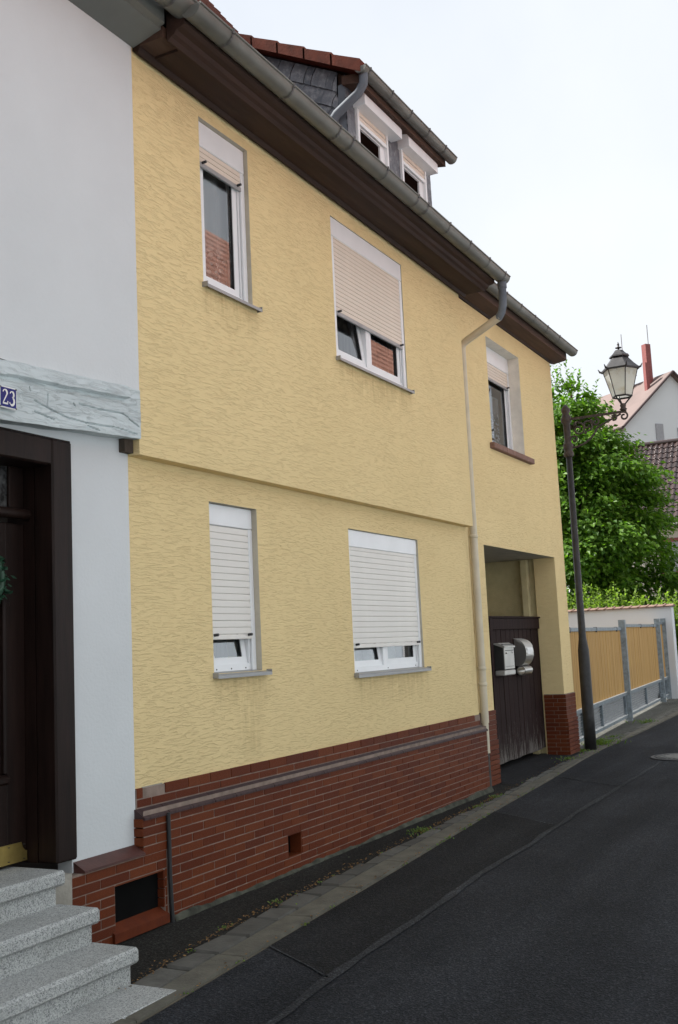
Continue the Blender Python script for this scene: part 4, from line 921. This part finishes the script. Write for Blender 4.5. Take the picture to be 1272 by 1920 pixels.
for (s0, s1, ml) in spans:
    rz = 1.67+.011*s0
    fbox(MB(), s0, s1, -.05, .0, rz, rz+.055).build('rail', 'galvanised', fence)
    fbox(MB(), s0, s1, -.06, .0, .475, .53).build('rail', 'galvanised', fence); fbox(MB(), s0, s1, -.05, .0, .07, .12).build('rail', 'galvanised', fence)
    fbox(MB(), s0, s1, -.066, -.03, .5305, .537).build('rail_sky_glint', 'louvre_and_glint_pale', fence); fbox(MB(), s0, s1, -.056, -.003, .1205, .127).build('rail_sky_glint', 'louvre_and_glint_pale', fence)  # pale strips paint the sky's reflection along the rail tops
    fbox(MB(), s0, s1, .0, .012, .121, .474).build('panel', 'grey_panel', fence)
    for m in (s0+.02, *[s0+q for q in ml], s1-.08): fbox(MB(), m, m+.06, -.045, -.001, .121, .474).build('stile', 'galvanised', fence)
    lv = MB(); k = s0+.15
    while k < s1-.3:
        for j in range(7):
            z = .16+j*.042
            if (int(k*3)+j) % 5: V = [fpt(k, -.002, z), fpt(k+.22, -.002, z), fpt(k+.22, -.02, z+.014), fpt(k, -.02, z+.014)]; lv.add(V, [(0, 1, 2, 3)])
        k += .32
    lv.build('louvres', 'louvre_and_glint_pale', fence)
    s_ = s0+.01; bm_ = None
    while s_ < s1-.05:
        b_ = min(s_+.138, s1-.01)
        me_ = MB().cbox(0, b_-s_-.005, -.03+random.uniform(-.003, .003), -.008, .531, rz-.001, .004)
        me_.v = [fpt(s_+x_, y_, z_) for x_, y_, z_ in me_.v]; me_.build('board', 'fence_wood', fence); s_ += .14
    for q in (s0+.4, (s0+s1)/2, s1-.5): fbox(MB(), q, q+.05, -.052, .004, rz-.02, rz+.062).build('clip', 'rubber', fence)
fbox(MB(), 10.0, 10.3, -.12, -.05, .12, .22).build('gate_latch', 'galvanised', fence)

# ------------------------------------------------------------------ garden wall with clay coping
gw = thing('garden_wall', 'white garden wall with red clay coping behind the wooden fence', 'wall', (26.7, 4, 0))
MB().box(26.5, 26.8, .93, 14, 0, 2.2).build('wall', 'far_white', gw)
MB().box(26.81, 36, 1.6, 1.9, 0, 1.4).build('side_wall', 'far_white', gw)
y = .88
while y < 8:
    mb = MB(); mb.prism([(26.42, 2.205), (26.42, 2.225), (26.65, 2.27), (26.88, 2.225), (26.88, 2.205)], 1, y, y+.2)
    mb.v = [(x, y_, z) for x, y_, z in mb.v]; mb.tube([(26.41, y+.2, 2.215), (26.65, y+.2, 2.27)], [.028, .028], 6); mb.build('coping_tile', 'coping_clay', gw); y += .205

# ------------------------------------------------------------------ plants
def leaf(mb, c, d, nrm, L, W):
    s_ = d.cross(nrm); s_ = s_.normalized() if s_.length > 1e-4 else d.orthogonal().normalized(); n_ = s_.cross(d)
    mb.add([c, c+d*L*.45+s_*W+n_*W*.35, c+d*L, c+d*L*.45-s_*W+n_*W*.35], [(0, 1, 2), (0, 2, 3)])
rng = random.Random(11)
tree = thing('garden_tree', 'broad leafy green tree rising behind the white garden wall', 'tree', (31.5, 4.45, 0))
TC = Vector((31.5, 4.45, 0))
MB().tube([TC, TC+Vector((.05, 0, 2.5)), TC+Vector((-.05, .08, 5)), TC+Vector((.0, -.1, 7.4)), TC+Vector((0, -.2, 9.3))], [.24, .2, .15, .08, .02], 10).build('trunk', 'bark', tree)
cw = MB()
def crown_r(z): return interp([(1.6, 2.3), (2.6, 2.9), (4, 3.1), (5.4, 2.8), (6.6, 2.05), (7.6, 1.4), (8.6, .85), (9.6, .3), (9.9, .1)], z)
for i in range(430):
    z = rng.triangular(1.8, 9.8, 3.8); rr = crown_r(z); a_ = rng.uniform(0, 6.283); f_ = rng.random()**.42
    f_ *= rng.uniform(.85, 1.12)
    tip = TC+Vector((math.cos(a_)*rr*f_, math.sin(a_)*rr*f_, z)); outd = Vector((math.cos(a_), math.sin(a_), -.1)).normalized()
    if i < 60:
        MB  # limbs only for the first branches
    cs = rng.uniform(.32, .62)*(.6+.4*min(1, rr/2)); nl = int(150*cs/.5)
    for k in range(nl):
        p = Vector((rng.gauss(0, cs*.55), rng.gauss(0, cs*.55), rng.gauss(0, cs*.30))); p.z -= .25*(p.x*outd.x+p.y*outd.y)
        d_ = (outd*.7+Vector((rng.gauss(0, .6), rng.gauss(0, .6), rng.gauss(-.5, .4)))).normalized()
        nr = (Vector((0, 0, 1))+outd*.5+Vector((rng.gauss(0, .4), rng.gauss(0, .4), 0))).normalized()
        leaf(cw, tip+p, d_, nr, rng.uniform(.13, .21), rng.uniform(.045, .07))
# upright shoots at the top
for i in range(26):
    a_ = rng.uniform(0, 6.283); rr = rng.uniform(0, 1.2); b_ = TC+Vector((math.cos(a_)*rr, math.sin(a_)*rr, interp([(0, 9.4), (1.2, 8.0)], rr))); dr = Vector((rng.gauss(0, .25), rng.gauss(0, .25), 1)).normalized(); L = rng.uniform(.4, .9)
    for k in range(16):
        leaf(cw, b_+dr*L*k/16, (dr*.6+Vector((rng.gauss(0, .7), rng.gauss(0, .7), 0))).normalized(), Vector((rng.gauss(0, .5), rng.gauss(0, .5), 1)).normalized(), .12, .035)
cw.build('crown', 'leaf_tree', tree, raw=True, kind=None)
lb = MB()
for i in range(22):
    z = 1.9+i*.3; a_ = i*2.4; rr = crown_r(z)*.7; lb.tube([TC+Vector((0, 0, z-.5)), TC+Vector((math.cos(a_)*rr*.5, math.sin(a_)*rr*.5, z+.05)), TC+Vector((math.cos(a_)*rr, math.sin(a_)*rr, z+.1))], [.06, .04, .012], 6)
lb.build('limbs', 'bark', tree)
def shrub(name, label, c, rx, ry, h, n, mat, L=.07, seed=1, grp=None):
    g = random.Random(seed); s_ = thing(name, label, 'shrub', c, grp); mb = MB(); sb = MB()
    for i in range(n):
        a_ = g.uniform(0, 6.283); q = math.sqrt(g.random()); b_ = Vector((c[0]+math.cos(a_)*rx*q, c[1]+math.sin(a_)*ry*q, c[2])); hh = h*g.uniform(.55, 1.05)*(1-.25*q*q); dr = Vector((g.gauss(0, .14), g.gauss(0, .14), 1)).normalized()
        sb.tube([b_, b_+dr*hh*.95], [.012, .003], 4, cap=False)
        m = int(hh/.028)
        for k in range(m):
            t_ = k/m
            if t_ < .12: continue
            leaf(mb, b_+dr*hh*t_, (dr*.55+Vector((g.gauss(0, .8), g.gauss(0, .8), 0))).normalized(), Vector((g.gauss(0, .5), g.gauss(0, .5), 1)).normalized(), L*g.uniform(.7, 1.3), L*.3)
    sb.build('stems', 'bark', s_); mb.build('foliage', mat, s_, raw=True)
shrub('hedge', 'light green hedge shoots poking up above the white wall coping', (27.8, 3.9, .2), .6, 3.4, 2.75, 900, 'leaf_hedge', .10, 3)
shrub('street_shrub', 'dark green shrub at the far end of the street past the wall', (33, .75, 0), 1.6, .9, 2.4, 260, 'leaf_tree', .1, 5)
shrub('street_shrub', 'reddish green low bush beside the far end of the wall', (29.5, .7, 0), .8, .5, 1.3, 160, 'leaf_hedge', .08, 6)

# ------------------------------------------------------------------ manhole
MH = (14.34, -1.37)
mh = thing('manhole_cover', 'round iron manhole cover with concrete centre set in the road', 'manhole cover', (MH[0], MH[1], .0))
MB().lathe([(.42, 0), (.42, .012), (.385, .014), (.385, .004)], (MH[0], MH[1], 0), 40, False).build('rim', 'cover_iron', mh)
MB().lathe([(.36, .0), (.36, .015), (.25, .017), (.25, .005)], (MH[0], MH[1], 0), 40, False).build('cover', 'cover_iron', mh)
MB().lathe([(.245, .0), (.245, .019), (.01, .02)], (MH[0], MH[1], 0), 32, False).build('concrete_core', 'cover_concrete', mh)
st_me = MB().box(-.02, .02, -.02, .02, 0, .022).mesh('stud', 'cover_concrete')
for k in range(28):
    a_ = k/28*6.283; link('stud', st_me, mh, loc=(MH[0]+.305*math.cos(a_), MH[1]+.305*math.sin(a_), 0))

# ------------------------------------------------------------------ houses in the distance
nh = thing('tiled_house', 'house with glossy brown pantile roof behind the leafy tree', 'house', (50, 6, 0))
# roof slope facing the camera
NX0, NX1, NZ0, NZ1 = 47.0, 50.6, 6.22, 10.35
NY0, NY1 = -3.5, 9.5
mb = MB(); mb.box(47.5, 54, NY0+.3, NY1-.3, 0, 6.35); mb.build('wall', 'far_cream', nh)
sl_v = Vector((NX1-NX0, 0, NZ1-NZ0)); SL = sl_v.length; sd_ = sl_v.normalized(); sn = Vector((-sd_.z, 0, sd_.x))
mb = MB(); rows = 15; rl = SL/rows
cols = int((NY1-NY0)/.24)
for r_ in range(rows):
    for c_ in range(cols):
        y0 = NY0+c_*.24; V = []
        prof = [(0, .0), (.05, .045), (.10, .055), (.14, .03), (.19, .0), (.24, .0)]
        for (dy, hh) in prof:
            for (s_, ex) in ((r_*rl-.03, .035), ((r_+1)*rl, .0)):
                p = Vector((NX0, y0+dy, NZ0))+sd_*s_+sn*(hh+ex); V.append(p)
        m = len(prof); F = [(2*i, 2*i+2, 2*i+3, 2*i+1) for i in range(m-1)]
        V += [Vector((NX0, y0+dy, NZ0))+sd_*(r_*rl-.03)-sn*.0 for dy, hh in prof]; F += [(2*i, 2*m+i, 2*m+i+1, 2*i+2) for i in range(m-1)]
        mb.add(V, F, False)
mb.build('pantiles', 'pantile', nh, kind='stuff')
mb = MB(); mb.prism([(NX0, NZ0-.12), (NX0, NZ0-.02), (NX1, NZ1-.02), (54.4, NZ0-.02), (54.4, NZ0-.12)], 1, NY0, NY1); mb.build('roof', 'far_trim', nh)
mb = MB().tube([(NX1, NY0, NZ1+.03), (NX1, NY1, NZ1+.03)], .12, 8); mb.build('ridge', 'pantile', nh)
gutter_ = MB().tube([(NX0-.08, NY0, NZ0-.06), (NX0-.08, NY1, NZ0-.06)], .07, 8); gutter_.build('gutter', 'zinc', nh)
for (y0, y1, z0, z1) in ((3.4, 5.15, 4.0, 5.62), (.6, 2.4, 4.0, 5.62), (3.4, 5.15, 1.0, 2.8)):
    wf = MB().box(47.42, 47.51, y0, y1, z1-.16, z1).box(47.42, 47.51, y0, y1, z0, z0+.16).box(47.42, 47.51, y0, y0+.14, z0+.16, z1-.16).box(47.42, 47.51, y1-.14, y1, z0+.16, z1-.16).build('window', 'far_chimney', nh)
    MB().box(47.46, 47.495, y0+.14, y1-.14, z0+.16, z1-.16).build('pane', 'far_steel', wf)
fh = thing('far_house', 'tall white house with pink roof and two red chimneys in the distance', 'house', (80, 12, 0))
# the ridge runs away to the left, its gable end turned to the right
rg0 = Vector((75, 8.83, 19.5)); ax = Vector((.62, .785, 0)).normalized(); sdv = Vector((-ax.y, ax.x, 0))  # sdv points to the camera side
RL = 15.0; hw = 4.3; ev = 15.7
def fp(l, s_, z): p = rg0+ax*l+sdv*s_; return (p.x, p.y, z)
mb = MB(); mb.add([fp(0, hw, 0), fp(0, -hw, 0), fp(0, -hw, ev), fp(0, 0, 19.3), fp(0, hw, ev)], [(0, 1, 2, 3, 4)]); mb.add([fp(0, hw, 0), fp(0, hw, ev), fp(RL, hw, ev), fp(RL, hw, 0)], [(0, 1, 2, 3)]); mb.add([fp(0, -hw, 0), fp(RL, -hw, 0), fp(RL, -hw, ev), fp(0, -hw, ev)], [(0, 1, 2, 3)])
mb.build('wall', 'far_white', fh)
mb = MB(); e_ = .35; k_ = (19.5-ev)/hw; th_ = .14
for s_ in (1, -1):
    V = [fp(-e_, 0, 19.5), fp(RL, 0, 19.5), fp(RL, s_*(hw+e_), ev-e_*k_), fp(-e_, s_*(hw+e_), ev-e_*k_)]; V += [(x, y, z-th_) for x, y, z in V]
    mb.add(V, [(0, 1, 2, 3), (7, 6, 5, 4), (0, 3, 7, 4), (3, 2, 6, 7), (0, 4, 5, 1)])
fr_ = mb.build('roof', 'far_pink_roof', fh)
mb = MB()
for s_ in (1, -1): mb.tube([fp(-e_-.02, 0, 19.45), fp(-e_-.02, s_*(hw+e_), ev-e_*k_-.05)], .09, 6)
mb.tube([fp(-e_, hw+e_+.05, ev-e_*k_-.1), fp(RL, hw+e_+.05, ev-e_*k_-.1)], .1, 6); mb.tube([fp(1.6, hw+.06, ev), fp(1.6, hw+.06, 5)], .08, 6); mb.build('verge_trim', 'far_trim', fr_)
def chim(l, s_, z0, z1, w0): 
    mb = MB(); V = [fp(l+a_*w0, s_+b_*w0, z) for z in (z0, z1) for a_, b_ in ((-1, -1), (1, -1), (1, 1), (-1, 1))]; mb.add(V, [(0, 3, 2, 1), (4, 5, 6, 7), (0, 1, 5, 4), (1, 2, 6, 5), (2, 3, 7, 6), (3, 0, 4, 7)])
    c_ = mb.build('chimney', 'far_chimney', fr_); return c_
chim(1.45, .6, 18.2, 21.8, .22); chim(3.9, .6, 18.2, 21.8, .24); chim(.95, 1.2, 17.6, 20.3, .14)
def far_mast(l, s_, z0, z1): return MB().tube([fp(l, s_, z0), fp(l, s_, z1)], .035, 5).build('aerial', 'far_steel', fr_)
far_mast(1.3, .5, 21, 23.2); far_mast(4.0, .6, 21.4, 23.3)
mb = MB().tube([fp(3.2, .5, 19), fp(3.2, .5, 20)], .04, 5); mb.lathe([(.05, 0), (.28, .08), (.3, .1)], fp(3.2, .5, 19.9), 10); mb.build('satellite_dish', 'far_chimney', fr_)
for s_, z0 in ((1.3, 14.6), (-.6, 14.4)):
    V0_ = [fp(-.06, s_+a_, z) for z in (z0, z0+1.15) for a_ in (-.32, .32)]
    wv = MB().add(V0_+[(x+.1*ax.x, y+.1*ax.y, z) for x, y, z in V0_], [(0, 1, 3, 2), (0, 4, 5, 1), (0, 2, 6, 4), (1, 5, 7, 3), (2, 3, 7, 6)]).build('window', 'far_steel', fh)
    V1_ = [fp(-.16, s_+a_, z) for z in (z0-.16, z0-.06) for a_ in (-.42, .42)]
    MB().add(V1_+[(x+.16*ax.x, y+.16*ax.y, z) for x, y, z in V1_], [(0, 1, 3, 2), (0, 4, 5, 1), (2, 3, 7, 6), (0, 2, 6, 4), (1, 5, 7, 3)]).build('sill', 'far_white', wv)

# ------------------------------------------------------------------ houses across the street (seen mirrored in the panes)
def opposite(label, x0, x1, yw, eave, ridge, yr, plaster):
    o = thing('opposite_house', label, 'house', ((x0+x1)/2, yw-3, 0), 'houses across the street')
    mb = MB(); mb.box(x0, x1, yr*2-yw, yw, 0, eave); mb.prism([(yw, eave), (yr, ridge-.1), (2*yr-yw, eave)], 0, x0+.05, x1-.05); mb.build('wall', plaster, o)
    mb = MB(); n = 22; dy, dz = (yr-yw-.4)/n, (ridge-eave+.3)/n
    y, z = yw+.4, eave-.3
    for i in range(n):
        for xx in [x0-.2+.4*j for j in range(int((x1-x0+.4)/.4))]:
            V = [(xx, y, z+.06), (xx+.385, y, z+.06), (xx+.385, y+dy*1.1, z+dz*1.1), (xx, y+dy*1.1, z+dz*1.1), (xx, y, z), (xx+.385, y, z)]; mb.add(V, [(0, 1, 2, 3), (0, 4, 5, 1)])
        y += dy; z += dz
    mb.add([(x0-.2, yr, ridge), (x1+.2, yr, ridge), (x1+.2, 2*yr-yw-.4, eave-.3), (x0-.2, 2*yr-yw-.4, eave-.3)], [(0, 1, 2, 3)])
    mb.build('roof', 'opp_roof', o)
    x = x0+1.0
    while x < x1-1.4:
        for z in (1.0, 3.7):
            if z+1.4 < eave:
                f_ = MB().box(x, x+1.0, yw+.001, yw+.04, z, z+1.4).build('window', 'white_plastic', o); MB().box(x+.08, x+.92, yw+.03, yw+.045, z+.08, z+1.32).build('pane', 'frosted', f_)
        x += 2.3
opposite('bluish white house with red tiled roof directly across the street', -12, 13.5, -6.2, 5.4, 8.0, -9.4, 'opp_plaster')  # unseen side of the street, lengthened to bounce sunlight onto the facades
opposite('taller bluish white house with red tiled roof further along across the street', 15.5, 34, -6.4, 6.8, 12.0, -10.2, 'opp_plaster')
